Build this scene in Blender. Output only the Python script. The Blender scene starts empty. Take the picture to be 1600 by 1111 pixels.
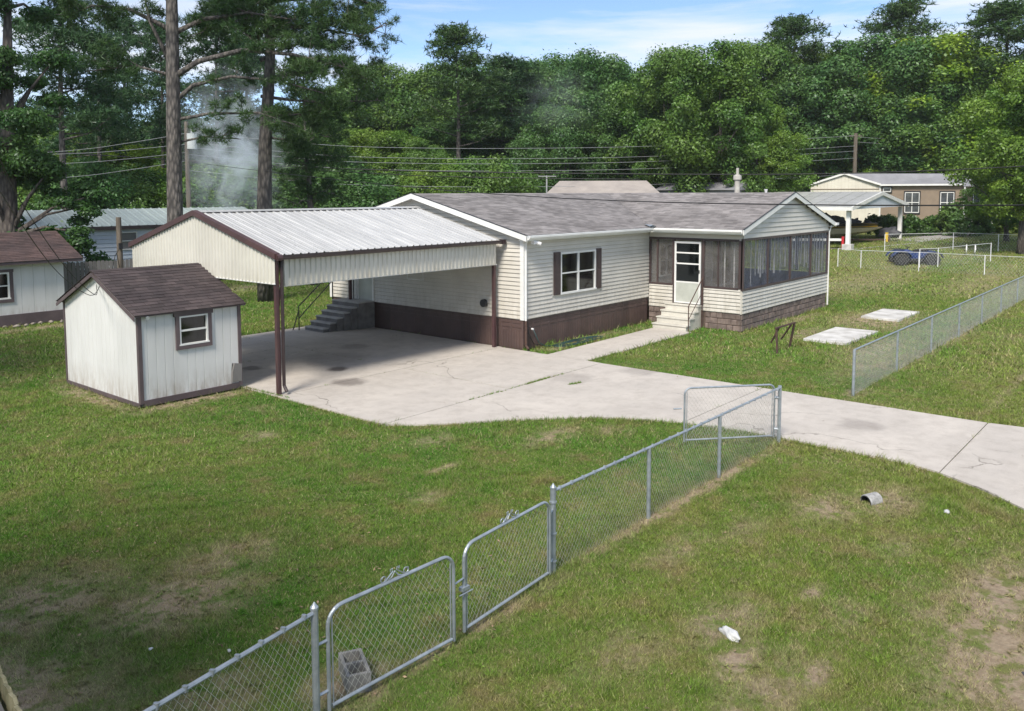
import bpy, math, random
import numpy as np
from mathutils import Vector, Matrix
R = math.radians
S = bpy.context.scene
col = S.collection
rnd = random.Random(7)

# ---------------------------------------------------------------- camera
F, YAW, PITCH, ROLL, CY, H = 1303.0, 0.871739, 0.0811201, -0.0028306, 407.84, 4.7
fw = Vector((math.sin(YAW)*math.cos(PITCH), math.cos(YAW)*math.cos(PITCH), -math.sin(PITCH)))
rt = Vector((math.cos(YAW), -math.sin(YAW), 0)); up = rt.cross(fw)
c_, s_ = math.cos(ROLL), math.sin(ROLL)
rt2 = c_*rt + s_*up; up2 = -s_*rt + c_*up
cam = bpy.data.cameras.new('camera'); camo = bpy.data.objects.new('camera', cam); col.objects.link(camo)
camo.matrix_world = Matrix(((rt2.x, up2.x, -fw.x, 0), (rt2.y, up2.y, -fw.y, 0), (rt2.z, up2.z, -fw.z, H), (0, 0, 0, 1)))
cam.sensor_width = 36; cam.lens = F/1600*36; cam.clip_end = 2000; cam.clip_start = .1
cam.shift_y = -(555.5-CY)/1600
S.camera = camo
# ---------------------------------------------------------------- sky, sun, exposure
HAZE = .0002
SUN_EL, SUN_AZ = R(47), R(200)       # azimuth of the light's source, measured from +X
w = bpy.data.worlds.new('World'); S.world = w; w.use_nodes = True
N = w.node_tree.nodes; L = w.node_tree.links; N.clear()
wo = N.new('ShaderNodeOutputWorld'); bg = N.new('ShaderNodeBackground'); sky = N.new('ShaderNodeTexSky')
sky.sky_type = 'NISHITA'; sky.sun_disc = False; sky.sun_elevation = SUN_EL
sky.sun_rotation = (math.pi/2 - SUN_AZ) % (2*math.pi); sky.altitude = 900; sky.air_density = .8; sky.dust_density = .6; sky.ozone_density = 2.5
bg.inputs['Strength'].default_value = .113
tc = N.new('ShaderNodeTexCoord'); mp = N.new('ShaderNodeMapping'); mp.inputs['Scale'].default_value = (1.0, 1.0, 7.5)
nz = N.new('ShaderNodeTexNoise'); nz.inputs['Scale'].default_value = 2.6; nz.inputs['Detail'].default_value = 7; nz.inputs['Roughness'].default_value = .55; nz.inputs['Distortion'].default_value = .4
cr = N.new('ShaderNodeValToRGB'); cr.color_ramp.elements[0].position = .40; cr.color_ramp.elements[1].position = .62
cr.color_ramp.elements[0].color = (.0, .0, .0, 1); cr.color_ramp.elements[1].color = (.95, .95, .95, 1)
mx = N.new('ShaderNodeMix'); mx.data_type = 'RGBA'; mx.inputs[7].default_value = (4.5, 4.8, 5.3, 1)
L.new(tc.outputs['Generated'], mp.inputs[0]); L.new(mp.outputs[0], nz.inputs['Vector']); L.new(nz.outputs[0], cr.inputs[0])
L.new(cr.outputs[0], mx.inputs[0]); L.new(sky.outputs[0], mx.inputs[6]); L.new(mx.outputs[2], bg.inputs[0]); L.new(bg.outputs[0], wo.inputs[0])
sl = bpy.data.lights.new('sun', 'SUN'); sl.energy = 2.8; sl.angle = R(16); sl.color = (1, .93, .82)
so = bpy.data.objects.new('sun', sl); col.objects.link(so)
sd = Vector((math.cos(SUN_AZ)*math.cos(SUN_EL), math.sin(SUN_AZ)*math.cos(SUN_EL), math.sin(SUN_EL)))
so.rotation_euler = sd.to_track_quat('Z', 'Y').to_euler()
S.view_settings.view_transform = 'Standard'; S.view_settings.look = 'None'; S.view_settings.exposure = 0.85; S.view_settings.gamma = 1
try: S.view_settings.use_curve_mapping = False
except Exception: pass
S.render.engine = 'CYCLES'
S.cycles.max_bounces = 8; S.cycles.transparent_max_bounces = 24; S.cycles.volume_step_rate = 2.0; S.cycles.volume_bounces = 3

# ---------------------------------------------------------------- materials
class NT:
    def __init__(s, name):
        s.m = bpy.data.materials.new(name); s.m.use_nodes = True; s.t = s.m.node_tree; s.t.nodes.clear()
        s.out = s.t.nodes.new('ShaderNodeOutputMaterial')
    def n(s, typ, **kw):
        o = s.t.nodes.new('ShaderNode'+typ)
        for k, v in kw.items(): setattr(o, k, v)
        return o
    def l(s, a, b): s.t.links.new(a, b)
    def setin(s, sock, v):
        if hasattr(v, 'is_output'): s.l(v, sock)
        else: sock.default_value = v
    def math(s, op, a, b=0.0, c=None, clamp=False):
        o = s.n('Math', operation=op, use_clamp=clamp); s.setin(o.inputs[0], a); s.setin(o.inputs[1], b)
        if c is not None: s.setin(o.inputs[2], c)
        return o.outputs[0]
    def mix(s, f, a, b, typ='MIX'):
        o = s.n('Mix', data_type='RGBA', blend_type=typ); s.setin(o.inputs[0], f)
        s.setin(o.inputs[6], a if hasattr(a, 'is_output') else (*a[:3], 1)); s.setin(o.inputs[7], b if hasattr(b, 'is_output') else (*b[:3], 1))
        return o.outputs[2]
    def noise(s, vec, scale, detail=4, rough=.6, dist=0.0):
        o = s.n('TexNoise'); s.l(vec, o.inputs['Vector']); o.inputs['Scale'].default_value = scale; o.inputs['Detail'].default_value = detail
        o.inputs['Roughness'].default_value = rough; o.inputs['Distortion'].default_value = dist; return o.outputs[0]
    def ramp(s, f, lo, hi, a=0.0, b=1.0):
        o = s.n('MapRange'); o.clamp = True; s.l(f, o.inputs[0])
        for i, v in zip((1, 2, 3, 4), (lo, hi, a, b)): o.inputs[i].default_value = v
        return o.outputs[0]
    def pos(s): return s.n('NewGeometry').outputs['Position']
    def scaled(s, vec, sc):
        o = s.n('Mapping'); s.l(vec, o.inputs[0]); o.inputs['Scale'].default_value = sc; return o.outputs[0]
    def bump(s, h, strength, dist):
        o = s.n('Bump'); s.l(h, o.inputs['Height']); o.inputs['Strength'].default_value = strength; o.inputs['Distance'].default_value = dist; return o.outputs[0]

def surf(name, c1, c2=None, scale=3.0, rough=.6, metal=0.0, bump=0.0, bscale=40.0, bdist=.01, vary=0.0, stretch=(1, 1, 1), island=False, spec=.5, grime=None, gz=(0, 1)):
    t = NT(name); b = t.n('BsdfPrincipled'); p = t.scaled(t.pos(), stretch)
    c2 = c2 or tuple(x*.8 for x in c1)
    f = t.ramp(t.noise(p, scale, 6), .35, .65)
    colr = t.mix(f, c1, c2)
    if vary:
        r = t.n('NewGeometry').outputs['Random Per Island'] if island else t.n('ObjectInfo').outputs['Random']
        v = t.ramp(r, 0, 1, 1-vary, 1+vary)
        cc = t.n('CombineColor'); [t.l(v, cc.inputs[i]) for i in range(3)]
        colr = t.mix(1.0, colr, cc.outputs[0], 'MULTIPLY')
    if grime:                                   # dirt washed down / splashed up, with ragged shape
        sx = t.n('SeparateXYZ'); t.l(t.pos(), sx.inputs[0])
        g = t.ramp(sx.outputs[2], gz[0], gz[1], 1, 0)
        n2 = t.noise(t.scaled(t.pos(), (3, 3, .7)), 2.5, 6, .7)
        colr = t.mix(t.math('MULTIPLY', g, t.ramp(n2, .4, .75)), colr, grime)
    t.l(colr, b.inputs['Base Color']); b.inputs['Metallic'].default_value = metal
    rr = t.ramp(t.noise(p, scale*3, 3), .3, .7, max(rough-.08, .02), min(rough+.08, 1)); t.l(rr, b.inputs['Roughness'])
    b.inputs['Specular IOR Level'].default_value = spec
    if bump: t.l(t.bump(t.noise(p, bscale, 5), bump, bdist), b.inputs['Normal'])
    t.l(b.outputs[0], t.out.inputs[0]); return t.m

M = {}
M['siding'] = surf('vinyl_siding', (.60, .575, .52), (.53, .505, .455), 1.3, .5, vary=.03, grime=(.36, .33, .27), gz=(.5, 2.2))
M['white'] = surf('white_paint', (.78, .78, .76), (.68, .68, .66), 2, .45)
M['brown_trim'] = surf('brown_paint', (.075, .048, .046), (.052, .036, .036), 2, .5, vary=.12)
M['skirt'] = surf('brown_skirting', (.098, .062, .054), (.066, .043, .04), 1.6, .55, vary=.15, bump=.3, bscale=25)
M['porch_block'] = surf('porch_skirt_block', (.215, .165, .145), (.12, .09, .08), 5, .75, vary=.22, bump=.6, bscale=18)
M['grout'] = surf('skirt_joint', (.12, .085, .07), None, 5, .85)
M['shingle'] = surf('grey_brown_shingle', (.27, .25, .245), (.18, .165, .16), .9, .9, vary=.26, island=True, bump=.5, bscale=90)
M['shed_shingle'] = surf('dark_brown_shingle', (.066, .05, .05), (.04, .03, .032), 1.5, .92, vary=.3, bump=.6, bscale=90)
M['old_shingle'] = surf('weathered_red_brown_shingle', (.095, .06, .056), (.055, .038, .038), 1.2, .92, vary=.25, island=True, bump=.6, bscale=60)
M['shed_wall'] = surf('white_shed_board', (.68, .68, .675), (.57, .57, .56), 1.1, .65, stretch=(1, 1, .25), bump=.25, bscale=14, bdist=.006, grime=(.26, .2, .14), gz=(.05, .75))
M['shed_trim'] = surf('mauve_brown_trim', (.115, .085, .09), (.08, .06, .065), 2, .6, vary=.1)
M['cream_metal'] = surf('cream_metal', (.62, .605, .545), (.56, .545, .49), 1.2, .4, vary=.03, grime=(.38, .35, .28), gz=(2.4, 3.1))
M['red_metal'] = surf('maroon_metal', (.085, .042, .043), (.06, .032, .034), 2.5, .42, bump=.1, bscale=8)
M['dark_gutter'] = surf('dark_gutter', (.045, .03, .032), None, 3, .4)
M['roof_metal'] = surf('galvalume_roof', (.60, .595, .58), (.48, .48, .475), 1.1, .33, metal=.35, stretch=(3, .5, 1), vary=.05, bump=.06, bscale=6)
M['galv'] = surf('galvanised_steel', (.42, .46, .50), (.30, .335, .37), 9, .42, metal=.55, bump=.15, bscale=60)
M['wire_mesh'] = surf('galvanised_wire', (.62, .62, .58), (.42, .40, .36), 4, .45, metal=.35)
M['old_mesh'] = surf('weathered_wire', (.60, .62, .62), (.5, .5, .5), 4, .6, metal=.1)
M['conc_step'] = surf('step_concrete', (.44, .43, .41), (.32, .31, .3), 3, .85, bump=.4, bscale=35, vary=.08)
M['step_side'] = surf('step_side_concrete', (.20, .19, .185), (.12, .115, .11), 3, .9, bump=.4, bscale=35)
M['cream_step'] = surf('cream_step', (.60, .58, .52), (.48, .46, .41), 3, .6, vary=.05, bump=.15, bscale=30)
M['bright_conc'] = surf('pale_concrete', (.64, .63, .61), (.40, .385, .36), 1.6, .8, bump=.2, bscale=40)
M['dark_metal'] = surf('dark_metal', (.03, .03, .032), None, 4, .5)
M['rust'] = surf('rusty_brown_metal', (.10, .055, .04), (.055, .035, .03), 12, .8, bump=.3, bscale=50)
M['black'] = surf('black_rubber', (.018, .018, .019), (.03, .03, .03), 9, .75)
M['wood_grey'] = surf('weathered_wood', (.19, .18, .175), (.12, .115, .11), 3, .85, stretch=(1, 1, .12), vary=.2, bump=.5, bscale=40)
M['wood_near'] = surf('mossy_wood', (.30, .27, .17), (.16, .15, .08), 9, .9, stretch=(2, 2, .3), vary=.12, bump=.6, bscale=40)
M['wood_pole'] = surf('pole_wood', (.16, .13, .10), (.09, .075, .06), 3, .9, stretch=(3, 3, .3), bump=.5, bscale=20)
M['teal_roof'] = surf('pale_teal_metal_roof', (.40, .46, .44), (.30, .35, .35), 1, .4, metal=.2, stretch=(1, .4, 1), vary=.06)
M['white_siding'] = surf('white_trailer_siding', (.62, .67, .74), (.55, .6, .68), 1, .5, vary=.03)
M['cream_siding'] = surf('cream_siding', (.68, .65, .56), (.6, .57, .49), 1, .5, vary=.03)
M['tan_wall'] = surf('tan_wall', (.26, .20, .145), (.22, .17, .125), 1.5, .7)
M['tan_roof'] = surf('tan_roof', (.36, .32, .29), (.28, .25, .23), 1, .9, vary=.15, island=True)
M['grey_roof'] = surf('grey_roof', (.25, .25, .27), (.2, .2, .215), 1, .85)
M['blue'] = surf('blue_plastic', (.02, .05, .19), (.012, .03, .11), 5, .35)
M['beige_hull'] = surf('beige_hull', (.42, .37, .30), (.36, .32, .26), 2, .3)
M['tarp'] = surf('black_tarp', (.022, .024, .03), (.05, .05, .06), 4, .6, bump=.5, bscale=8, bdist=.05)
M['yellow'] = surf('yellow_paint', (.75, .5, .03), None, 3, .4)
M['red'] = surf('red_paint', (.55, .03, .04), None, 3, .4)
M['hose'] = surf('dark_green_hose', (.02, .07, .06), (.015, .04, .05), 5, .4)
M['smooth_black'] = surf('black_cable', (.012, .012, .013), None, 5, .5)
M['pale_cable'] = surf('pale_cable', (.36, .37, .38), None, 5, .5)
M['curtain'] = surf('white_blind', (.7, .7, .7), (.5, .5, .5), 4, .7, vary=.15)
M['porch_floor'] = surf('porch_floor', (.2, .19, .185), None, 3, .8)
M['plastic_white'] = surf('white_plastic', (.8, .8, .8), (.6, .6, .62), 6, .4)
M['vent_grey'] = surf('weathered_vent', (.48, .46, .42), (.34, .32, .29), 4, .6)
M['rock'] = surf('rubble', (.34, .30, .26), (.2, .17, .14), 8, .9, vary=.3, bump=.5, bscale=20)
M['rag'] = surf('white_rag', (.6, .6, .6), (.42, .43, .44), 16, .7, bump=.5, bscale=30)
M['door_green'] = surf('pale_door', (.50, .52, .47), None, 2, .45)
M['transformer'] = surf('transformer_grey', (.55, .58, .58), None, 2, .4)

def glass_mat(name, tint, alpha, rough=.06):
    t = NT(name); a = t.n('BsdfTransparent'); a.inputs[0].default_value = (*tint, 1)
    g = t.n('BsdfGlossy'); g.inputs['Roughness'].default_value = rough; g.inputs[0].default_value = (.9, .93, .95, 1)
    fr = t.n('Fresnel'); fr.inputs[0].default_value = 1.5
    f = t.math('MULTIPLY_ADD', fr.outputs[0], 1.0, alpha, clamp=True)
    m = t.n('MixShader'); t.l(f, m.inputs[0]); t.l(a.outputs[0], m.inputs[1]); t.l(g.outputs[0], m.inputs[2]); t.l(m.outputs[0], t.out.inputs[0]); return t.m
M['glass'] = glass_mat('window_glass', (.35, .38, .39), .02)
def screen_mat(name, op, c):
    t = NT(name); a = t.n('BsdfTransparent'); d = t.n('BsdfDiffuse'); d.inputs[0].default_value = (*c, 1)
    n = t.noise(t.scaled(t.pos(), (1, 1, 1.6)), 2.2, 5, .65, .6)
    f = t.ramp(n, .3, .7, op-.16, op+.16)
    m = t.n('MixShader'); t.l(f, m.inputs[0]); t.l(a.outputs[0], m.inputs[1]); t.l(d.outputs[0], m.inputs[2]); t.l(m.outputs[0], t.out.inputs[0]); return t.m
M['screen'] = screen_mat('insect_screen', .27, (.19, .18, .175))
M['screen_blue'] = screen_mat('insect_screen_dusty', .30, (.15, .16, .20))

# concrete with aggregate, broom streaks, cracks and stains
def concrete():
    t = NT('driveway_concrete'); b = t.n('BsdfPrincipled'); p = t.pos()
    c = t.mix(t.ramp(t.noise(p, .6, 6, .65), .3, .7), (.52, .475, .425), (.40, .365, .33))
    c = t.mix(t.math('MULTIPLY', t.ramp(t.noise(p, 2.5, 8, .75), .46, .72), .55), c, (.27, .235, .20))
    c = t.mix(t.math('MULTIPLY', t.ramp(t.noise(p, 60, 2, .6), .4, .7), .35), c, (.58, .54, .50))
    vo = t.n('TexVoronoi', feature='DISTANCE_TO_EDGE'); vo.inputs['Scale'].default_value = .27
    pp = t.n('VectorMath', operation='ADD'); t.l(p, pp.inputs[0])
    ns = t.n('TexNoise'); t.l(p, ns.inputs['Vector']); ns.inputs['Scale'].default_value = .8; ns.inputs['Detail'].default_value = 6
    sc = t.n('VectorMath', operation='SCALE'); t.l(ns.outputs[1], sc.inputs[0]); sc.inputs[3].default_value = 1.6
    t.l(sc.outputs[0], pp.inputs[1]); t.l(pp.outputs[0], vo.inputs['Vector'])
    crack = t.math('MULTIPLY', t.ramp(vo.outputs[0], .0, .006, 1, 0), t.ramp(t.noise(p, .35, 3), .5, .56))
    c = t.mix(t.math('MULTIPLY', crack, .75), c, (.09, .08, .06))
    for (x, y, r, k) in ((13.8, 17.7, .33, .85), (13.0, 16.25, .5, .6), (12.4, 19.6, .35, .6), (16.2, 19.9, .5, .3), (17.1, 5.2, .5, .3), (16.9, 12.3, .7, .22), (14.5, 18.9, 1.2, .25), (18.7, 11.3, .6, .25)):
        d = t.n('VectorMath', operation='DISTANCE'); t.l(p, d.inputs[0]); d.inputs[1].default_value = (x, y, .03)
        dd = t.math('ADD', d.outputs['Value'], t.math('MULTIPLY', t.noise(p, 3, 4), r*.9))
        c = t.mix(t.math('MULTIPLY', t.ramp(dd, r*1.0, r*1.5, 1, 0), k), c, (.07, .055, .05))
    t.l(c, b.inputs['Base Color']); b.inputs['Roughness'].default_value = .85
    t.l(t.bump(t.noise(p, 70, 4, .7), .3, .006), b.inputs['Normal']); t.l(b.outputs[0], t.out.inputs[0]); return t.m
M['concrete'] = concrete()

# lawn colouring: python mirror decides where blades thin out over bare soil
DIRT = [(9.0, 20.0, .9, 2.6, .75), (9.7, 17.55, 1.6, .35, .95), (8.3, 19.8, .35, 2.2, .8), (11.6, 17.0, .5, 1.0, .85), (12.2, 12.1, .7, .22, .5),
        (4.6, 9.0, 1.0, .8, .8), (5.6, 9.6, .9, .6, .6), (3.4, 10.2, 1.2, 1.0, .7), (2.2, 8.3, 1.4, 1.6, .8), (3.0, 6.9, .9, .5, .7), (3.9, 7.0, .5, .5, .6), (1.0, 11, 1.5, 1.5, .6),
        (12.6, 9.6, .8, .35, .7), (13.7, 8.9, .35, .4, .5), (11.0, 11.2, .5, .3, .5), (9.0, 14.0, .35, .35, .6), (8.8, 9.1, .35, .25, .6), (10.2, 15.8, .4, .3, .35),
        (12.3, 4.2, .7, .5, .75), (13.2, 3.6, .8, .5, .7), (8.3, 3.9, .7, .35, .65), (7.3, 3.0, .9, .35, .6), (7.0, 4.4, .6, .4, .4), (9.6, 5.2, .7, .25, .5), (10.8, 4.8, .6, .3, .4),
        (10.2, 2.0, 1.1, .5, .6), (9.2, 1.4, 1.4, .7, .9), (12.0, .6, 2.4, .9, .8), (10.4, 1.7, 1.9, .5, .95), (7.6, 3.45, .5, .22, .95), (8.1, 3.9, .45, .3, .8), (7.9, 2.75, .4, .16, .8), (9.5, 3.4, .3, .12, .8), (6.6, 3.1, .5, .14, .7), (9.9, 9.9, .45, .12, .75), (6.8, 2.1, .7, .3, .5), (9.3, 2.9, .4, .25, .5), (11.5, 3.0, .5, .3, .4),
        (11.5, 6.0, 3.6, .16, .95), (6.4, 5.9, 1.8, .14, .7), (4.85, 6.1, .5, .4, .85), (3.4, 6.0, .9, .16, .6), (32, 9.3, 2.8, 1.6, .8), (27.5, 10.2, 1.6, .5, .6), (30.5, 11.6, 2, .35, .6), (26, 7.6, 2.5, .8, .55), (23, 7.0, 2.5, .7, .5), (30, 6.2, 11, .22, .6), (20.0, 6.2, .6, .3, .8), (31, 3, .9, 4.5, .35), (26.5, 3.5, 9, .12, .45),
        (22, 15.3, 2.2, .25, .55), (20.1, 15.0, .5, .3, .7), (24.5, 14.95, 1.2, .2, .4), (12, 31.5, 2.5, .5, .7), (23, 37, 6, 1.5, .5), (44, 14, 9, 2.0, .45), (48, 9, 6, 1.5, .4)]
def lawn(name, blade=False):
    t = NT(name); b = t.n('BsdfPrincipled'); p = t.pos()
    n1 = t.noise(p, .22, 5, .6); n2 = t.noise(p, 1.3, 6, .7); n3 = t.noise(p, 9, 4, .7)
    mxv = t.math('MULTIPLY_ADD', n1, .5, t.math('MULTIPLY', n2, .5))
    sx = t.n('SeparateXYZ'); t.l(p, sx.inputs[0])
    yel = t.math('ADD', mxv, t.ramp(sx.outputs[1], 7.0, 4.5, 0, .10))
    yel = t.math('ADD', yel, t.ramp(sx.outputs[0], 30, 46, 0, .10))
    g = t.mix(t.ramp(yel, .40, .62), (.080, .205, .020), (.185, .245, .045))
    g = t.mix(t.math('MULTIPLY', t.ramp(n2, .52, .70), .85), g, (.25, .20, .095))
    st_ = t.math('MULTIPLY', t.ramp(t.noise(p, 4.0, 9, .78), .50, .64), t.ramp(sx.outputs[1], 7.5, 4.5, .28, .85))
    st_ = t.math('MULTIPLY', st_, t.ramp(t.noise(p, .8, 4, .6), .38, .58))
    g = t.mix(st_, g, (.36, .30, .17))
    if not blade:
        g = t.mix(.3, g, (.09, .08, .035)); g = t.mix(t.ramp(n3, .35, .7, 0, .55), g, (.20, .165, .095))
        far = t.ramp(t.n('CameraData').outputs['View Distance'], 0, 1) if False else None
    mask = None
    fld = t.n('TexNoise'); t.l(p, fld.inputs['Vector']); fld.inputs['Scale'].default_value = 3.2; fld.inputs['Detail'].default_value = 9; fld.inputs['Roughness'].default_value = .7
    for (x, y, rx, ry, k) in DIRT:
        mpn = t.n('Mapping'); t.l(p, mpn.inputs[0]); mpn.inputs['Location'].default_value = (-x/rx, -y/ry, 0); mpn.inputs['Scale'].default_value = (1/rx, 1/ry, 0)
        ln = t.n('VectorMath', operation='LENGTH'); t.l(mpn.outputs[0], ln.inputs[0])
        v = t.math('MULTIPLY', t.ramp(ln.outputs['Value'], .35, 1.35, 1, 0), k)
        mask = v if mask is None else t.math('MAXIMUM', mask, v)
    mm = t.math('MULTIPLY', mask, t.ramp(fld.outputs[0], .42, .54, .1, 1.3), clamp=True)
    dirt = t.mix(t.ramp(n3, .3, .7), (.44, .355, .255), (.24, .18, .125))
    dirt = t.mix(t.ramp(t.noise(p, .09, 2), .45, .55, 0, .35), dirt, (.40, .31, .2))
    if blade:
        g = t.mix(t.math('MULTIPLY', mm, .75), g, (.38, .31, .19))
        at = t.n('Attribute'); at.attribute_name = 'tint'
        g = t.mix(t.ramp(at.outputs['Fac'], .86, .88), g, (.33, .29, .16))
        v = t.ramp(t.math('FRACT', t.math('MULTIPLY', at.outputs['Fac'], 7.3)), 0, 1, .45, 1.75)
        cc = t.n('CombineColor'); [t.l(v, cc.inputs[i]) for i in range(3)]
        g = t.mix(1.0, g, cc.outputs[0], 'MULTIPLY')
        t.l(g, b.inputs['Base Color']); b.inputs['Roughness'].default_value = .6; b.inputs['Specular IOR Level'].default_value = .25
        tr = t.n('BsdfTranslucent'); t.l(g, tr.inputs[0]); m = t.n('MixShader'); m.inputs[0].default_value = .3
        t.l(b.outputs[0], m.inputs[1]); t.l(tr.outputs[0], m.inputs[2]); t.l(m.outputs[0], t.out.inputs[0])
    else:
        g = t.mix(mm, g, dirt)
        t.l(g, b.inputs['Base Color']); b.inputs['Roughness'].default_value = .95; b.inputs['Specular IOR Level'].default_value = .1
        h = t.math('ADD', t.noise(p, 30, 5, .8), t.math('MULTIPLY', t.noise(p, 4, 4), 2.0))
        t.l(t.bump(h, .8, .05), b.inputs['Normal']); t.l(b.outputs[0], t.out.inputs[0])
    return t.m
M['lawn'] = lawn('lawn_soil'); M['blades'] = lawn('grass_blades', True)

def bark(name, c1, c2):
    t = NT(name); b = t.n('BsdfPrincipled'); p = t.scaled(t.pos(), (1, 1, .35))
    v = t.n('TexVoronoi'); t.l(p, v.inputs['Vector']); v.inputs['Scale'].default_value = 9
    t.l(t.mix(t.ramp(v.outputs['Distance'], .1, .7), c1, c2), b.inputs['Base Color']); b.inputs['Roughness'].default_value = .95
    t.l(t.bump(v.outputs['Distance'], 1.0, -.05), b.inputs['Normal']); t.l(b.outputs[0], t.out.inputs[0]); return t.m
M['bark_pine'] = bark('pine_bark', (.175, .155, .14), (.055, .05, .048)); M['bark'] = bark('tree_bark', (.15, .13, .11), (.06, .05, .045))
def leaf(name, c1, c2, tl=.35, use_obj=True):
    t = NT(name); b = t.n('BsdfDiffuse'); g = t.n('NewGeometry')
    c = t.mix(t.ramp(t.noise(t.pos(), .35, 3), .35, .65), c1, c2)
    v = t.ramp(g.outputs['Random Per Island'], 0, 1, .6, 1.45)
    cc = t.n('CombineColor'); [t.l(v, cc.inputs[i]) for i in range(3)]
    c = t.mix(1.0, c, cc.outputs[0], 'MULTIPLY')
    if use_obj:
        oi = t.n('ObjectInfo'); c = t.mix(1.0, c, oi.outputs['Color'], 'MULTIPLY')
    t.l(c, b.inputs[0]); tr = t.n('BsdfTranslucent')
    t.l(t.mix(.5, c, (.12, .2, .02)) if False else c, tr.inputs[0]); m = t.n('MixShader'); m.inputs[0].default_value = tl
    t.l(b.outputs[0], m.inputs[1]); t.l(tr.outputs[0], m.inputs[2])
    gl = t.n('BsdfGlossy'); gl.inputs['Roughness'].default_value = .45; gl.inputs[0].default_value = (.5, .55, .55, 1)
    m2 = t.n('MixShader'); m2.inputs[0].default_value = .05; t.l(m.outputs[0], m2.inputs[1]); t.l(gl.outputs[0], m2.inputs[2]); t.l(m2.outputs[0], t.out.inputs[0]); return t.m
M['leaf'] = leaf('broad_leaves', (.075, .16, .034), (.13, .205, .042))
M['needles'] = leaf('pine_needles', (.042, .092, .03), (.065, .115, .035), .2)

# ---------------------------------------------------------------- mesh helpers
ORG = {}
def org(o):
    v = Vector((0, 0, 0))
    while o is not None: v += ORG.get(o.name, Vector((0, 0, 0))); o = o.parent
    return v
class MB:
    def __init__(s): s.v = []; s.f = []
    def poly(s, pts): i = len(s.v); s.v += [tuple(p) for p in pts]; s.f.append(tuple(range(i, i+len(pts)))); return s
    def box(s, x0, y0, z0, x1, y1, z1):
        i = len(s.v); s.v += [(x, y, z) for z in (z0, z1) for y in (y0, y1) for x in (x0, x1)]
        s.f += [tuple(i+k for k in q) for q in ((0, 2, 3, 1), (4, 5, 7, 6), (0, 1, 5, 4), (2, 6, 7, 3), (0, 4, 6, 2), (1, 3, 7, 5))]; return s
    def prism(s, base, d):           # extrude a planar polygon by vector d
        n = len(base); i = len(s.v); d = Vector(d)
        s.v += [tuple(p) for p in base] + [tuple(Vector(p)+d) for p in base]
        s.f += [tuple(range(i+n-1, i-1, -1)), tuple(range(i+n, i+2*n))] + [(i+k, i+(k+1) % n, i+n+(k+1) % n, i+n+k) for k in range(n)]; return s
    def beam(s, a, b, wx, wz, upv=(0, 0, 1)):
        a, b = Vector(a), Vector(b); d = (b-a).normalized(); u = Vector(upv)
        if abs(d.dot(u)) > .99: u = Vector((1, 0, 0))
        r = d.cross(u).normalized(); u = r.cross(d)
        return s.prism([a+r*sx*wx/2+u*sz*wz/2 for sx, sz in ((-1, -1), (1, -1), (1, 1), (-1, 1))], b-a)
    def tube(s, pts, r, n=8, cap=True):
        pts = [Vector(p) for p in pts]; rs = r if isinstance(r, (list, tuple)) else [r]*len(pts); i0 = len(s.v)
        ref = None
        for k, p in enumerate(pts):
            d = (pts[min(k+1, len(pts)-1)]-pts[max(k-1, 0)]).normalized()
            if ref is None: ref = Vector((0, 0, 1)) if abs(d.z) < .9 else Vector((1, 0, 0))
            a = d.cross(ref).normalized(); b = a.cross(d).normalized(); ref = b
            s.v += [tuple(p+(a*math.cos(2*math.pi*j/n)+b*math.sin(2*math.pi*j/n))*rs[k]) for j in range(n)]
        for k in range(len(pts)-1):
            for j in range(n): s.f.append((i0+k*n+j, i0+k*n+(j+1) % n, i0+(k+1)*n+(j+1) % n, i0+(k+1)*n+j))
        if cap: s.f.append(tuple(i0+j for j in range(n-1, -1, -1))); s.f.append(tuple(i0+(len(pts)-1)*n+j for j in range(n)))
        return s
    def build(s, name, mat, parent=None, kind=None, smooth=False, local=False, bevel=0, label=None):
        me = bpy.data.meshes.new(name); o = bpy.data.objects.new(name, me); col.objects.link(o)
        off = Vector((0, 0, 0)) if local or parent is None else org(parent)
        me.from_pydata([(a-off.x, b-off.y, c-off.z) for a, b, c in s.v], [], s.f); me.materials.append(M[mat] if isinstance(mat, str) else mat)
        if smooth: me.shade_smooth()
        if parent: o.parent = parent
        if kind: o['kind'] = kind
        if label: o['label'] = label
        if bevel:
            b = o.modifiers.new('b', 'BEVEL'); b.width = bevel; b.segments = 2; b.limit_method = 'ANGLE'
        return o
def tag(o, label, cat, group=None, kind=None):
    o['label'] = label; o['category'] = cat
    if group: o['group'] = group
    if kind: o['kind'] = kind
    return o
def thing(name, label, cat, loc=(0, 0, 0), rotz=0, group=None):
    o = bpy.data.objects.new(name, None); col.objects.link(o); o.location = loc; o.rotation_euler = (0, 0, rotz); o.empty_display_size = .2
    ORG[o.name] = Vector(loc); return tag(o, label, cat, group)
def npmesh(name, V, Fq, mat, parent=None, attr=None, smooth=False):
    me = bpy.data.meshes.new(name); k = Fq.shape[1]
    me.vertices.add(len(V)); me.vertices.foreach_set('co', np.ascontiguousarray(V, dtype=np.float32).ravel())
    me.loops.add(Fq.size); me.loops.foreach_set('vertex_index', np.ascontiguousarray(Fq, dtype=np.int32).ravel())
    me.polygons.add(len(Fq)); me.polygons.foreach_set('loop_start', np.arange(0, Fq.size, k, dtype=np.int32))
    me.update(calc_edges=True)
    if attr is not None:
        a = me.attributes.new('tint', 'FLOAT', 'POINT'); a.data.foreach_set('value', attr.astype(np.float32))
    me.materials.append(M[mat]); o = bpy.data.objects.new(name, me); col.objects.link(o)
    if parent: o.parent = parent
    return o
def children(o): return [c for c in bpy.data.objects if c.parent == o]
def smooth(a, b, t): u = np.clip((t-a)/(b-a), 0, 1); return u*u*(3-2*u)
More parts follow.
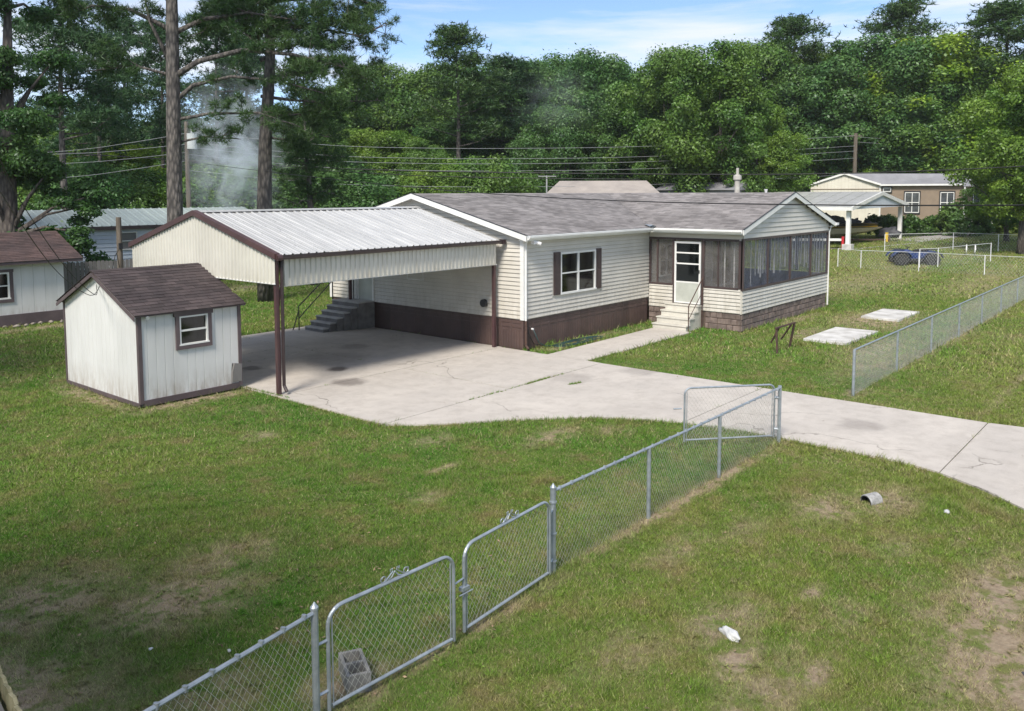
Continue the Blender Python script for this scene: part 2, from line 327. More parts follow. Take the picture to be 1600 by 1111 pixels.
def terr(x, y):
    r = np.hypot(x, y); return 1.2*smooth(48, 66, r)+.8*smooth(66, 92, r)

# ---------------------------------------------------------------- ground
def ground():
    th = np.linspace(0, 2*np.pi, 145); rr = np.concatenate([[0.01], np.linspace(2, 100, 120), [130, 180, 260, 400, 700, 1200]])
    V = [(r*math.cos(t), r*math.sin(t), float(terr(r, 0))) for r in rr for t in th[:-1]]; n = 144
    Fq = [(i*n+j, i*n+(j+1) % n, (i+1)*n+(j+1) % n, (i+1)*n+j) for i in range(len(rr)-1) for j in range(n)]
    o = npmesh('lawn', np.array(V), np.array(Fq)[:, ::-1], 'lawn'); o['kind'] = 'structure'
    for p in o.data.polygons: p.use_smooth = True
    return o
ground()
def flat(name, poly, z, mat, kind='structure', parent=None, th=.08):
    return MB().prism([(x, y, z-th) for x, y in poly], (0, 0, th)).build(name, mat, parent, kind if parent is None else None)
drive = bpy.data.objects.new('driveway', None); col.objects.link(drive); drive['kind'] = 'structure'
J = .012
slabs = [
    [(11.05, 16.40), (14.98, 16.40), (14.98, 20.4), (11.05, 20.4)], [(15.0, 16.40), (19.02, 16.40), (19.02, 20.4), (15.0, 20.4)],
    [(11.05, 20.42), (14.98, 20.42), (14.98, 24.35), (11.05, 24.35)], [(15.0, 20.42), (19.02, 20.42), (19.02, 24.35), (15.0, 24.35)],
    [(11.03, 12.70), (14.98, 12.70), (14.98, 16.38), (11.03, 16.38)], [(15.0, 12.70), (18.92, 12.70), (18.98, 15.5), (18.98, 16.38), (15.0, 16.38)],
    [(11.03, 12.64), (11.43, 12.16), (11.9, 11.72), (12.42, 11.32), (12.95, 10.9), (13.66, 10.27), (14.21, 9.68), (14.68, 8.89), (15.02, 8.08), (18.92, 8.08), (18.9, 12.68), (11.03, 12.68)],
    [(15.02, 8.06), (15.2, 7.01), (15.25, 5.87), (15.2, 4.03), (15.02, 3.3), (18.9, 3.3), (18.92, 8.06)],
    [(14.99, 3.28), (14.61, 2.63), (14.04, 1.93), (13.2, 1.1), (12.0, .3), (10.5, -.4), (19.9, -.4), (19.2, 1.2), (18.9, 3.28)]]
for p in slabs: flat('slab', p, .035, 'concrete', parent=drive, th=.13)
flat('walkway', [(18.93, 13.2), (25.12, 13.25), (25.12, 14.72), (18.93, 14.62)], .03, 'concrete', th=.12)
M['asphalt'] = surf('asphalt', (.075, .07, .085), (.05, .05, .055), 6, .9, bump=.6, bscale=70)
flat('road', [(8.98, 1.10), (8.8, 1.02), (8.72, .8), (8.2, .1), (6, -.45), (-40, -.6), (-40, -8), (60, -8), (60, -.6), (20, -.5), (12, -.45), (10.2, .1), (9.6, .85), (9.2, 1.22)], .008, 'asphalt', th=.05)
def ribbon(name, pts, mat, zoff=.02):
    m = MB()
    for a, b in zip(pts[:-1], pts[1:]):
        for k in range(4):
            q = []
            for u in (k/4, (k+1)/4):
                for s in (0, 1): q.append((a[2*s]+(b[2*s]-a[2*s])*u, a[2*s+1]+(b[2*s+1]-a[2*s+1])*u))
            (p0, p1, p2, p3) = q
            m.poly([(x, y, float(terr(x, y))+zoff) for x, y in (p0, p2, p3, p1)])
    return m.build(name, mat, kind='structure')
M['far_road'] = surf('pale_gravel_road', (.36, .345, .33), (.27, .25, .235), 1.5, .9, bump=.5, bscale=12)
ribbon('far_road', [(54, 24.2, 58.5, 28), (57.7, 17.86, 64.5, 22.2), (61.17, 15.89, 66.7, 17.6), (72.48, 14.4, 75, 15.9), (77.44, 11.56, 88, 13.6), (84, 6, 96, 8), (92, -10, 104, -8)], 'far_road')

# ---------------------------------------------------------------- wall helpers
def lap_mesh(ex, d0=.005, d1=.030):
    me = bpy.data.meshes.new('siding_board'); v = []; f = []
    prof = [(-d0, ex), (-d1, .026), (-d1+.003, .021), (-.002, .019), (0, .021), (0, ex)]
    for x in (0, 1): v += [(x, n, z) for n, z in prof]
    k = len(prof); f = [(i, i+k, (i+1) % k+k, (i+1) % k) for i in range(k)] + [tuple(range(k-1, -1, -1)), tuple(range(k, 2*k))]
    me.from_pydata(v, [], [tuple(reversed(q)) for q in f]); return me
def siding(parent, axis, c, u0, u1, z0, z1, ex, mat, openings=(), top=None, name='siding_board'):
    # axis 'y': wall plane y=c facing -Y, u = x ; axis 'x': plane x=c facing -X, u = y
    me = lap_mesh(ex); me.materials.append(M[mat]); o0 = org(parent); z = z0; n = 0
    while z < z1-.02:
        a, b = u0, u1
        if top:
            zt = min(z+ex*.9, z1)
            rng = top(zt)
            if rng is None: break
            a, b = max(a, rng[0]), min(b, rng[1])
            if b-a < .1: break
        segs = [(a, b)]
        for (oa, ob, oz0, oz1) in openings:
            if z+ex > oz0+.02 and z < oz1-.02:
                ns = []
                for (p, q) in segs:
                    if ob <= p or oa >= q: ns.append((p, q)); continue
                    if oa-p > .03: ns.append((p, oa))
                    if q-ob > .03: ns.append((ob, q))
                segs = ns
        for p, q in segs:
            o = bpy.data.objects.new(name, me); col.objects.link(o); o.parent = parent
            if axis == 'y': o.location = Vector((p, c, z))-o0
            else: o.location = Vector((c, q, z))-o0; o.rotation_euler = (0, 0, -math.pi/2)
            o.scale = (q-p, 1, min(1.0, (z1-z)/ex)); n += 1
        z += ex
def sheetprof(parent, axis, c, u0, u1, zb, zt, period, depth, mat, name, rib=.35, sheet=.9, back=.0, sign=1):
    # ribbed sheets on a vertical plane; zb/zt are functions of u
    u = u0
    while u < u1-.02:
        ue = min(u+sheet, u1); m = MB(); us = []; k = u
        while k < ue-1e-4:
            us += [(k, 0), (min(k+period*(1-rib)/1, ue), 0), (min(k+period*(1-rib*.75), ue), depth), (min(k+period*(1-rib*.25), ue), depth)]
            k += period
        us.append((ue, 0))
        P = []
        for (x, d) in us:
            for z in (zb(x), zt(x)): P.append((x, c-sign*(d+.001), z) if axis == 'y' else (c-sign*(d+.001), x, z))
        m.v = P; m.f = [(2*i, 2*i+2, 2*i+3, 2*i+1) for i in range(len(us)-1) if us[i+1][0]-us[i][0] > 1e-5]
        m.build(name, mat, parent); u = ue
def wallbox(parent, axis, c, th, u0, u1, z0, z1, mat, openings=(), name='wall'):
    m = MB(); us = sorted({u0, u1, *[o[0] for o in openings], *[o[1] for o in openings]}); zs = sorted({z0, z1, *[o[2] for o in openings], *[o[3] for o in openings]})
    for a, b in zip(us[:-1], us[1:]):
        for p, q in zip(zs[:-1], zs[1:]):
            if any(a >= o[0]-1e-6 and b <= o[1]+1e-6 and p >= o[2]-1e-6 and q <= o[3]+1e-6 for o in openings): continue
            if axis == 'y': m.box(a, c, p, b, c+th, q)
            else: m.box(c, a, p, c+th, b, q)
    return m.build(name, mat, parent)

def window(parent, axis, c, u0, u1, z0, z1, mat='white', fr=.055, cols=2, split=True, dark=True, name='window', blinds=True):
    # frame proud of wall, panes recessed, dark room with blinds behind
    def B(m, ua, ub, za, zb, n0, n1):
        if axis == 'y': m.box(ua, c-n1, za, ub, c-n0, zb)
        else: m.box(c-n1, ua, za, c-n0, ub, zb)
    m = MB(); B(m, u0, u1, z1-fr, z1, -.04, .035); B(m, u0-.02, u1+.02, z0, z0+fr, -.04, .05); B(m, u0, u0+fr, z0+fr, z1-fr, -.04, .035); B(m, u1-fr, u1, z0+fr, z1-fr, -.04, .035)
    wn = m.build(name, mat, parent)
    for k in range(1, cols):
        x = u0+(u1-u0)*k/cols; q = MB(); B(q, x-fr*.55, x+fr*.55, z0+fr, z1-fr, -.04, .03); q.build('mullion', mat, wn)
    wd = (u1-u0)/cols
    for k in range(cols):
        a, b = u0+wd*k+fr*.6, u0+wd*(k+1)-fr*.6
        zm = (z0+z1)/2
        if split:
            q = MB(); B(q, a, b, zm-.02, zm+.02, -.035, .02); q.build('sash_rail', mat, wn)
        q = MB(); B(q, a, b, z0+fr, z1-fr, -.03, -.022); q.build('pane', 'glass', wn)
    if dark:
        q = MB(); D = .5
        q.v = []; 
        if axis == 'y': q.poly([(u0, c+D, z0), (u1, c+D, z0), (u1, c+D, z1), (u0, c+D, z1)]); q.poly([(u0, c+.04, z0), (u0, c+D, z0), (u0, c+D, z1), (u0, c+.04, z1)]); q.poly([(u1, c+.04, z0), (u1, c+D, z0), (u1, c+D, z1), (u1, c+.04, z1)]); q.poly([(u0, c+.04, z1), (u1, c+.04, z1), (u1, c+D, z1), (u0, c+D, z1)]); q.poly([(u0, c+.04, z0), (u1, c+.04, z0), (u1, c+D, z0), (u0, c+D, z0)])
        else: q.poly([(c+D, u0, z0), (c+D, u1, z0), (c+D, u1, z1), (c+D, u0, z1)]); q.poly([(c+.04, u0, z0), (c+D, u0, z0), (c+D, u0, z1), (c+.04, u0, z1)]); q.poly([(c+.04, u1, z0), (c+D, u1, z0), (c+D, u1, z1), (c+.04, u1, z1)])
        q.build('dark_interior', 'porch_floor', wn)
    return wn

# ---------------------------------------------------------------- the house
house = thing('mobile_home', 'long cream sided mobile home with grey shingle roof and screened porch wing', 'house', (26.3, 15.6, 0))
WX, WY = 19.07, 15.6; BY = 24.75; EX = 34.3; PX, PY = 26.3, 12.0; ZS = .92; ZE = 3.42; RY, RZ = 20.15, 4.66
wallbox(house, 'y', WY+.02, .12, WX+.02, PX, ZS, ZE, 'siding', [(20.9, 22.84, 1.52, 2.84)])
siding(house, 'y', WY+.02, WX+.10, PX-.0, ZS, ZE, .125, 'siding', [(20.5, 23.18, 1.5, 2.9)])
# between window and shutters there is no siding gap: boards run to the shutters, casing behind them
MB().box(20.5, WY-.0, 1.5, 20.9, WY+.02, 2.9).box(22.84, WY, 1.5, 23.18, WY+.02, 2.9).box(20.9, WY, 2.84, 22.84, WY+.02, 2.9).build('window_casing', 'siding', house)
wn = window(house, 'y', WY, 20.9, 22.84, 1.52, 2.84)
for k in range(7): MB().box(21.02+k*.052, WY+.16, 1.6, 21.05+k*.052, WY+.17, 2.8).build('blind_slat', 'curtain', wn) if k > 3 else None
for x in (22.0, 22.06, 22.55, 22.62, 22.68): MB().box(x, WY+.16, 1.6, x+.035, WY+.17, 2.8).build('blind_slat', 'curtain', wn)
for x0, x1 in ((20.55, 20.87), (22.87, 23.15)):
    s = MB().box(x0, WY-.045, 1.53, x1, WY-.005, 2.87).build('shutter', 'brown_trim', house)
    for zz in (1.60, 2.24):
        MB().box(x0+.05, WY-.055, zz, x1-.05, WY-.0455, zz+.56).build('shutter_panel', 'brown_trim', s)
# gable side wall facing the carport
gable_top = lambda z: None if z > RZ-.05 else (max(15.62, 15.3+(z-3.40)/.26) if z > ZE else 15.62, min(24.7, 25.0-(z-3.40)/.26) if z > ZE else 24.7)
MB().prism([(WX+.02, 15.62, ZS), (WX+.02, BY, ZS), (WX+.02, BY, ZE), (WX+.02, RY, RZ-.06), (WX+.02, 15.62, ZE)], (.1, 0, 0)).build('wall', 'siding', house)
siding(house, 'x', WX+.02, 15.70, BY-.12, ZS, RZ, .125, 'siding', [(22.35, 23.2, ZS, 3.0)], top=gable_top)
MB().box(WX-.02, 22.42, .95, WX+.03, 23.12, 2.95).build('door', 'door_green', house)
MB().box(WX-.03, 22.33, .93, WX+.015, 22.41, 3.02).box(WX-.03, 23.13, .93, WX+.015, 23.21, 3.02).box(WX-.03, 22.33, 2.96, WX+.015, 23.21, 3.04).build('door_frame', 'white', house)
# corner posts
MB().box(WX-.03, 15.56, ZS, WX+.02, 15.70, ZE).box(WX+.021, 15.56, ZS, WX+.12, 15.6, ZE).build('corner_trim', 'white', house)
MB().box(WX-.03, BY-.12, ZS, WX+.02, BY+.02, ZE).build('corner_trim', 'white', house)
# other walls of the main body
MB().box(EX-.1, PY+3.6, .9, EX, BY, ZE).build('wall', 'siding', house)
MB().box(WX+.2, BY-.1, .9, EX, BY, ZE).build('wall', 'siding', house)
MB().box(WX+.2, BY-.06, 0, EX-.05, BY-.02, .9).box(EX-.04, PY+.1, 0, EX-.02, BY, .6).build('skirting', 'skirt', house)
# skirting panels (main)
def skirt_panels(axis, c, u0, u1, z1, pw=.42):
    u = u0; k = 0
    while u < u1-.05:
        ue = min(u+pw, u1); m = MB()
        def B(a, b, za, zb, d):
            if axis == 'y': m.box(a, c-d, za, b, c+.03, zb)
            else: m.box(c-d, a, za, c+.03, b, zb)
        m2 = MB(); B(u+.004, ue-.004, 0, z1, .012)
        wdt = ue-u
        if wdt > .2:
            B(u+.04, ue-.05, z1-.25, z1-.235, .028); B(u+.07, ue-.03, z1-.12, z1-.105, .028)
            for q in range(1, 4): B(u+wdt*q/4-.008, u+wdt*q/4+.008, .02, z1-.33, .02)
        m.build('skirt_panel', 'skirt', house); u = ue; k += 1
skirt_panels('y', WY+.05, WX+.06, PX-.02, ZS)
skirt_panels('x', WX+.05, 15.68, BY, ZS)
MB().box(WX+.0, WY+.0, 0, WX+.08, WY+.09, ZS).build('corner_trim', 'skirt', house)
# downspout and utilities at the corner
MB().tube([(WX+.07, WY-.12, 3.36), (WX+.07, WY-.05, 3.2), (WX+.07, WY-.04, .9)], .035, 6).build('downspout', 'white', house)
MB().tube([(WX+.07, WY-.05, .9), (WX+.07, WY-.05, .16), (WX-.02, WY-.22, .07)], .04, 6).build('downspout', 'rust', house, label='rusty brown lower length of downspout')
MB().box(WX+.1, WY-.34, 3.2, WX+.22, WY-.22, 3.3).tube([(WX+.25, WY-.3, 3.25), (WX+.33, WY-.42, 3.2)], .05, 8).build('flood_light', 'plastic_white', house)
m = MB()
for k, ch in enumerate('16327'): pass
def digit(m, ch, x, y, z, h=.11, w_=.06):
    seg = {'1': 'bc', '6': 'acdefg', '3': 'abcdg', '7': 'abc', '2': 'abdeg', '0': 'abcdef'}[ch]; t = .016
    R_ = dict(a=(0, h-t, w_, h), d=(0, 0, w_, t), g=(0, h/2-t/2, w_, h/2+t/2), f=(0, h/2, t, h), e=(0, 0, t, h/2), b=(w_-t, h/2, w_, h), c=(w_-t, 0, w_, h/2))
    for s in seg: a = R_[s]; m.box(x+a[0], y-.004, z+a[1], x+a[2], y, z+a[3])
for k, ch in enumerate('16327'):
    m = MB(); digit(m, ch, WX+.045, WY-.042, 2.42-.17*k); m.build('house_number', 'dark_metal', house)
MB().box(WX-.06, 17.03, 1.22, WX-.0, 17.2, 1.38).tube([(WX-.02, 17.12, 1.32), (WX-.12, 17.12, 1.32)], .12, 16).build('electric_meter', 'dark_metal', house)
MB().box(WX-.012, 19.85, 1.83, WX-.005, 20.62, 1.86).box(WX-.012, 19.85, 2.08, WX-.005, 20.62, 2.11).box(WX-.012, 19.85, 1.83, WX-.005, 19.88, 2.11).box(WX-.012, 20.59, 1.83, WX-.005, 20.62, 2.11).build('vent_frame', 'white', house)
MB().tube([(WX+.36, WY-.03, .62), (WX+.36, WY-.1, .62)], .03, 8).build('hose_bib', 'plastic_white', house)
MB().tube([(WX+.2, WY-.0, .9), (WX+.22, WY-.03, .5), (WX+.45, WY-.05, .15), (WX+.9, WY-.15, .04)], .012, 5).build('cable', 'smooth_black', house)

# roof: structural planes then shingle courses
ME, MS = 15.3, (RZ-3.42)/(RY-15.3)
WL, WR, WF = 25.95, 34.75, 11.85; WC = (WL+WR)/2; ZR = RZ; WSL = (RZ-3.42)/(WC-WL)
zr = 3.46
rf = MB()
A_ = lambda x, y, z: (x, y, z)
RX0 = 18.86
rf.poly([(RX0, ME, zr), (WL, ME, zr), (WC, RY, zr+1.24), (RX0, RY, zr+1.24)])
rf.poly([(WL, WF, zr), (WC, WF, zr+1.24), (WC, RY, zr+1.24), (WL, ME, zr)])
rf.poly([(WC, WF, zr+1.24), (WR, WF, zr), (WR, ME, zr), (WC, RY, zr+1.24)])
rf.poly([(WC, RY, zr+1.24), (WR, ME, zr), (WR, 25.0, zr), (WR, 25.0, zr)])
rf.poly([(WC, RY, zr+1.24), (WR, ME, zr), (WR, RY, zr+1.24)])
rf.poly([(RX0, RY, zr+1.24), (WR, RY, zr+1.24), (WR, 25.0, zr), (RX0, 25.0, zr)])
roof = rf.build('roof', 'shingle', house)
def courses(parent, P0, U, Vd, rows, exp, umin, umax, tab, mat, name='shingle_courses', separate=False, seed=1):
    rg = random.Random(seed); P0, U, Vd = Vector(P0), Vector(U).normalized(), Vector(Vd).normalized(); Nn = U.cross(Vd).normalized()
    if Nn.z < 0: Nn = -Nn
    m = MB(); base = None
    for r in range(rows):
        v = r*exp; a, b = umin(v+exp*.5), umax(v+exp*.5)
        u = a-(tab*.5 if r % 2 else 0)-rg.random()*tab*.3
        while u < b:
            w_ = tab; p, q = max(u+.004, a), min(u+w_-.004, b)
            if q-p > .03:
                t0 = .013+rg.random()*.006
                def pt(uu, vv, n): return P0+U*uu+Vd*vv+Nn*n
                vs = [pt(p, v-rg.random()*.006, t0), pt(q, v-rg.random()*.006, t0), pt(q, v+exp*1.15, .006), pt(p, v+exp*1.15, .006), pt(p, v, 0.001), pt(q, v, 0.001)]
                mm = MB() if separate else m
                i = len(mm.v); mm.v += [tuple(x) for x in vs]; mm.f += [(i, i+1, i+2, i+3), (i+4, i+5, i+1, i), (i+4, i, i+3), (i+5, i+2, i+1)]
                if separate: mm.build(name, mat, parent)
            u += w_
    if not separate: m.build(name, mat, parent, kind='stuff')
Ls = math.hypot(RY-ME, 1.24); Lw = math.hypot(WC-WL, 1.24)
courses(roof, (RX0, ME, zr+.002), (1, 0, 0), (0, RY-ME, 1.24), int(Ls/.14), .14, lambda v: 0, lambda v: WL-RX0+(WC-WL)*v/Ls, .30, 'shingle')
courses(roof, (WL, WF, zr+.002), (0, 1, 0), (WC-WL, 0, 1.24), int(Lw/.14), .14, lambda v: 0, lambda v: ME-WF+(RY-ME)*v/Lw, .30, 'shingle', seed=4)
# eave edges, fascia, soffit, gutters, rakes
def rake(parent, a, b, dn=.17, th=.03, mat='white', name='fascia', cap='dark_metal'):
    a, b = Vector(a), Vector(b); h = Vector((b-a).to_tuple()); h.z = 0; h.normalize(); nrm = Vector((h.y, -h.x, 0))
    MB().prism([a, b, b-Vector((0, 0, dn)), a-Vector((0, 0, dn))], nrm*th).build(name, mat, parent)
    MB().prism([a+Vector((0, 0, .003))-nrm*.01, b+Vector((0, 0, .003))-nrm*.01, b+Vector((0, 0, .022))-nrm*.01, a+Vector((0, 0, .022))-nrm*.01], nrm*(th+.02)).build('drip_edge', cap, parent)
rake(house, (RX0+.005, RY, zr+1.24), (RX0+.005, ME, zr)); rake(house, (RX0+.005, 25.0, zr), (RX0+.005, RY, zr+1.24))
rake(house, (WL, WF+.005, zr), (WC, WF+.005, zr+1.24)); rake(house, (WC, WF+.005, zr+1.24), (WR, WF+.005, zr))
# soffits
sf = MB()
sf.poly([(RX0, ME, zr-.14), (WX+.02, ME, zr-.14), (WX+.02, RY, zr+1.1), (RX0, RY, zr+1.1)]); sf.poly([(RX0, RY, zr+1.1), (WX+.02, RY, zr+1.1), (WX+.02, 25, zr-.14), (RX0, 25, zr-.14)])
sf.box(RX0+.03, ME+.01, 3.30, WL, WY+.02, 3.33); sf.box(WL+.01, WF+.05, 3.30, PX+.02, WY, 3.33); sf.box(EX-.01, WF+.05, 3.30, WR-.01, 25, 3.33)
sf.build('soffit', 'white', house)
def gutter(parent, a, b, mat='white', s=.11, side=(0, -1, 0), name='gutter'):
    a, b = Vector(a), Vector(b); sv = Vector(side); z = Vector((0, 0, 1))
    pr = [a, a-z*s, a-z*s+sv*s*.6, a-z*s*.45+sv*s, a+sv*s*1.0, a+sv*s*.88, a-z*s*.4+sv*s*.85, a-z*s*.85+sv*s*.55, a-z*s*.85+sv*.01, a+sv*.01]
    MB().prism(pr, b-a).build(name, mat, parent)
gutter(house, (RX0+.02, ME-.005, zr-.01), (WL-.1, ME-.005, zr-.01)); gutter(house, (WL-.005, ME-.1, zr-.01), (WL-.005, WF+.02, zr-.01), side=(-1, 0, 0))
MB().box(RX0+.05, ME-.004, zr-.16, WL, ME+.02, zr-.0).box(WL-.004, WF+.04, zr-.16, WL+.02, ME, zr).build('fascia', 'white', house)
MB().poly([(WL-.16, ME-.16, zr-.0), (WL+.25, ME+.12, zr+.10), (WL+.02, ME+.28, zr+.12)]).poly([(WL-.16, ME-.16, zr), (WL-.12, ME+.22, zr+.12), (WL+.02, ME+.28, zr+.12)]).poly([(WL-.16, ME-.16, zr+.12), (WL+.12, ME-.14, zr+.01), (WL-.14, ME+.1, zr+.01)]).build('gutter_guard', 'galv', house)
# roof vents
fl = MB().tube([(32.8, 15.28, 3.9), (32.8, 15.28, 5.45)], .11, 12).build('flue', 'vent_grey', house)
MB().tube([(32.8, 15.28, 5.2), (32.8, 15.28, 5.24), (32.8, 15.28, 5.40), (32.8, 15.28, 5.42)], [.12, .17, .17, .12], 12).tube([(32.8, 15.28, 5.45), (32.8, 15.28, 5.72)], .06, 10).build('flue_cap', 'vent_grey', fl)
MB().tube([(33.2, 14.2, 3.85), (33.2, 14.2, 4.72), (33.2, 14.2, 4.84)], [.05, .05, .08], 8).build('vent_pipe', 'plastic_white', house)

# ---- porch wing
M['porch_wall'] = M['siding']
Zs, Zt, Zk = 1.46, 3.08, .60        # sill of screens, head of screens, skirt top
# door-side wall (x = PX, faces -X)
siding(house, 'x', PX, PY+.02, WY-.02, Zk, Zs-.02, .125, 'siding', [(13.5, 14.56, Zk, Zs)])
wallbox(house, 'x', PX+.005, .08, PY+.02, WY, Zk, Zs-.04, 'siding', [(13.52, 14.54, Zk, Zs-.04)])
siding(house, 'y', PY, PX-.0, EX, Zk, Zs-.04, .125, 'siding'); wallbox(house, 'y', PY+.005, .08, PX+.02, EX, Zk, Zs-.06, 'siding')
wallbox(house, 'x', EX-.09, .08, PY+.1, WY, Zk, Zs-.04, 'siding')
MB().box(PX-.03, PY+.0, Zk, PX+.0, PY+.06, Zs-.04).build('corner_trim', 'siding', house)
# header above screens
siding(house, 'x', PX, PY+.02, WY-.02, Zt+.03, 3.32, .145, 'siding'); wallbox(house, 'x', PX+.005, .08, PY+.02, WY, Zt, 3.4, 'siding')
gt2 = lambda z: None if z > RZ-.06 else (max(PX, WL+(z-3.40)/.285), min(EX, WR-(z-3.40)/.285)) if z > 3.42 else (PX, EX)
siding(house, 'y', PY, PX, EX, Zt+.06, RZ, .16, 'siding', top=gt2)
MB().prism([(PX+.02, PY+.005, Zt), (EX, PY+.005, Zt), (EX, PY+.005, 3.40), (WC, PY+.005, RZ-.03), (PX+.02, PY+.005, 3.40)], (0, .08, 0)).build('wall', 'siding', house)
wallbox(house, 'x', EX-.09, .08, PY+.1, WY, Zt, 3.4, 'siding')
# interior
MB().box(PX+.1, PY+.1, .72, EX-.1, WY, .80).build('porch_floor', 'porch_floor', house)
MB().box(PX+.1, PY+.1, 3.28, EX-.1, WY, 3.30).build('porch_ceiling', 'siding', house)
wallbox(house, 'y', WY, .12, PX+.1, EX-.1, .8, 3.28, 'siding', [(27.0, 28.1, 1.6, 2.8), (31.2, 33.0, .85, 2.85)])
window(house, 'y', WY, 27.0, 28.1, 1.6, 2.8, blinds=False); window(house, 'y', WY, 31.2, 33.0, .85, 2.85, split=False)
# posts, rails and screens on door side
fr = [(PY+.0, PY+.14), (12.86, 12.90), (13.40, 13.50), (14.56, 14.64), (15.22, 15.27), (15.52, 15.58)]
for a, b in fr: MB().box(PX-.035, a, Zs, PX+.05, b, Zt).build('screen_post', 'brown_trim', house)
MB().box(PX-.03, PY+.14, Zt-.03, PX+.05, WY, Zt+.04).build('screen_rail', 'brown_trim', house); MB().box(PX-.03, PY+.14, Zs-.04, PX+.05, 13.4, Zs+.02).build('screen_rail', 'brown_trim', house); MB().box(PX-.03, 14.64, Zs-.04, PX+.05, WY, Zs+.02).build('screen_rail', 'brown_trim', house)
edges = [PY+.14, 12.86, 12.90, 13.40, 14.64, 15.22, 15.27, 15.52]
for a, b in zip(edges[::2], edges[1::2]): MB().box(PX+.0, a, Zs+.02, PX+.004, b, Zt-.03).build('insect_screen', 'screen', house)
MB().box(PX+.0, 15.58, Zs, PX+.03, WY, Zt).build('dark_panel', 'brown_trim', house)
MB().box(PX-.03, 13.42, .8, PX+.03, 13.50, Zs).box(PX-.03, 14.56, .8, PX+.03, 14.62, Zs).build('screen_post', 'brown_trim', house)
# screens facing -Y
MB().box(PX-.035, PY-.035, Zt-.0, EX, PY+.05, Zt+.07).build('screen_rail', 'brown_trim', house); MB().box(PX-.035, PY-.035, Zs-.07, EX, PY+.05, Zs).build('screen_rail', 'brown_trim', house)
for x in (PX-.035, PX+2.0, PX+4.05, PX+6.1, EX-.06): MB().box(x, PY-.03 if x > PX else PY-.036, Zs+.001, x+.08, PY+.05, Zt-.001).build('screen_post', 'brown_trim', house)
for k, x in enumerate((PX+.05, PX+2.08, PX+4.13, PX+6.18)): MB().box(x, PY+.0, Zs+.001, x+(1.94 if k < 3 else 1.8), PY+.004, Zt-.001).build('insect_screen', 'screen_blue', house)
MB().box(EX-.03, PY+.1, Zs, EX-.026, WY, Zt).build('insect_screen', 'screen', house)
for y in (13.2, 14.4): MB().box(EX-.08, y, Zs, EX, y+.08, Zt).build('screen_post', 'brown_trim', house)
# vertical fabric strips hanging inside the long screen
x = PX+.35; k = 0
while x < EX-.2:
    w_ = rnd.choice([.05, .07, .09, .10, .12]); zb = (Zs+.25+rnd.random()*.25) if PX+1.2 < x < EX-1.6 else Zs+.02
    MB().prism([(x, PY+.12+rnd.random()*.04, zb), (x+w_, PY+.12+rnd.random()*.04, zb+rnd.uniform(-.02, .02)), (x+w_, PY+.13, Zt), (x, PY+.13, Zt)], (0, .006, 0)).build('hanging_strip', 'curtain', house)
    x += w_+rnd.uniform(.10, .24) if x > PX+1.2 else w_+rnd.uniform(.3, .5)
x = PX+.25
for y in (12.4, 12.75): MB().box(PX+.25, y, Zs, PX+.258, y+.05, Zt-.05).build('hanging_strip', 'curtain', house)
# porch skirting of stone-like blocks
MB().box(PX+.02, PY+.03, 0, EX-.02, PY+.08, Zk).box(PX+.02, PY+.08, 0, PX+.07, WY, Zk).build('skirt_backing', 'grout', house)
def blocks(axis, c, u0, u1, z1, sign=1, seed=3):
    rg = random.Random(seed); rows = 3; hh = z1/rows
    for r in range(rows):
        u = u0-(rg.random()*.2)
        while u < u1-.04:
            w_ = rg.choice([.22, .34, .42, .5]); a, b = max(u, u0)+.008, min(u+w_, u1)-.008; u += w_
            if b-a < .04: continue
            d = .015+rg.random()*.022; z0_, z1_ = r*hh+.008, (r+1)*hh-.008
            cx, cz = .012, .012
            if axis == 'y': base = [(a, c, z0_), (b, c, z0_), (b, c, z1_), (a, c, z1_)]; top = [(a+cx, c-d, z0_+cz), (b-cx, c-d, z0_+cz), (b-cx, c-d, z1_-cz), (a+cx, c-d, z1_-cz)]
            else: base = [(c, a, z0_), (c, b, z0_), (c, b, z1_), (c, a, z1_)]; top = [(c-d, a+cx, z0_+cz), (c-d, b-cx, z0_+cz), (c-d, b-cx, z1_-cz), (c-d, a+cx, z1_-cz)]
            m = MB(); m.v = base+top; m.f = [(4, 5, 6, 7)]+[(i, (i+1) % 4, 4+(i+1) % 4, 4+i) for i in range(4)]; m.build('block', 'porch_block', house)
blocks('y', PY+.03, PX+.0, EX-.02, Zk); blocks('x', PX+.02, PY+.03, 13.35, Zk, seed=5); blocks('x', PX+.02, 14.6, WY, Zk, seed=6)
# storm door
dr = MB(); y0, y1, z0, z1 = 13.52, 14.54, .82, 3.0
dr.box(PX-.06, y0, z0, PX-.02, y0+.07, z1).box(PX-.06, y1-.07, z0, PX-.02, y1, z1).box(PX-.06, y0+.07, z1-.07, PX-.02, y1-.07, z1).box(PX-.06, y0+.07, z0, PX-.02, y1-.07, z0+.05)
sd_ = dr.build('storm_door', 'white', house)
MB().box(PX-.05, y0+.07, z0+.05, PX-.03, y1-.07, 1.55).build('door_panel', 'door_green', sd_)
for z in (1.57, 2.22, 2.60): MB().box(PX-.055, y0+.07, z-.025, PX-.025, y1-.07, z+.025).build('door_rail', 'white', sd_)
for a, b in ((1.595, 2.195), (2.245, 2.575), (2.625, 2.93)): MB().box(PX-.045, y0+.07, a, PX-.04, y1-.07, b).build('pane', 'glass', sd_)
MB().box(PX-.09, y1-.1, 2.2, PX-.06, y1-.06, 2.32).build('handle', 'plastic_white', sd_); MB().box(PX-.09, y0+.03, 1.9, PX-.06, y0+.06, 2.02).build('hinge', 'dark_metal', sd_)
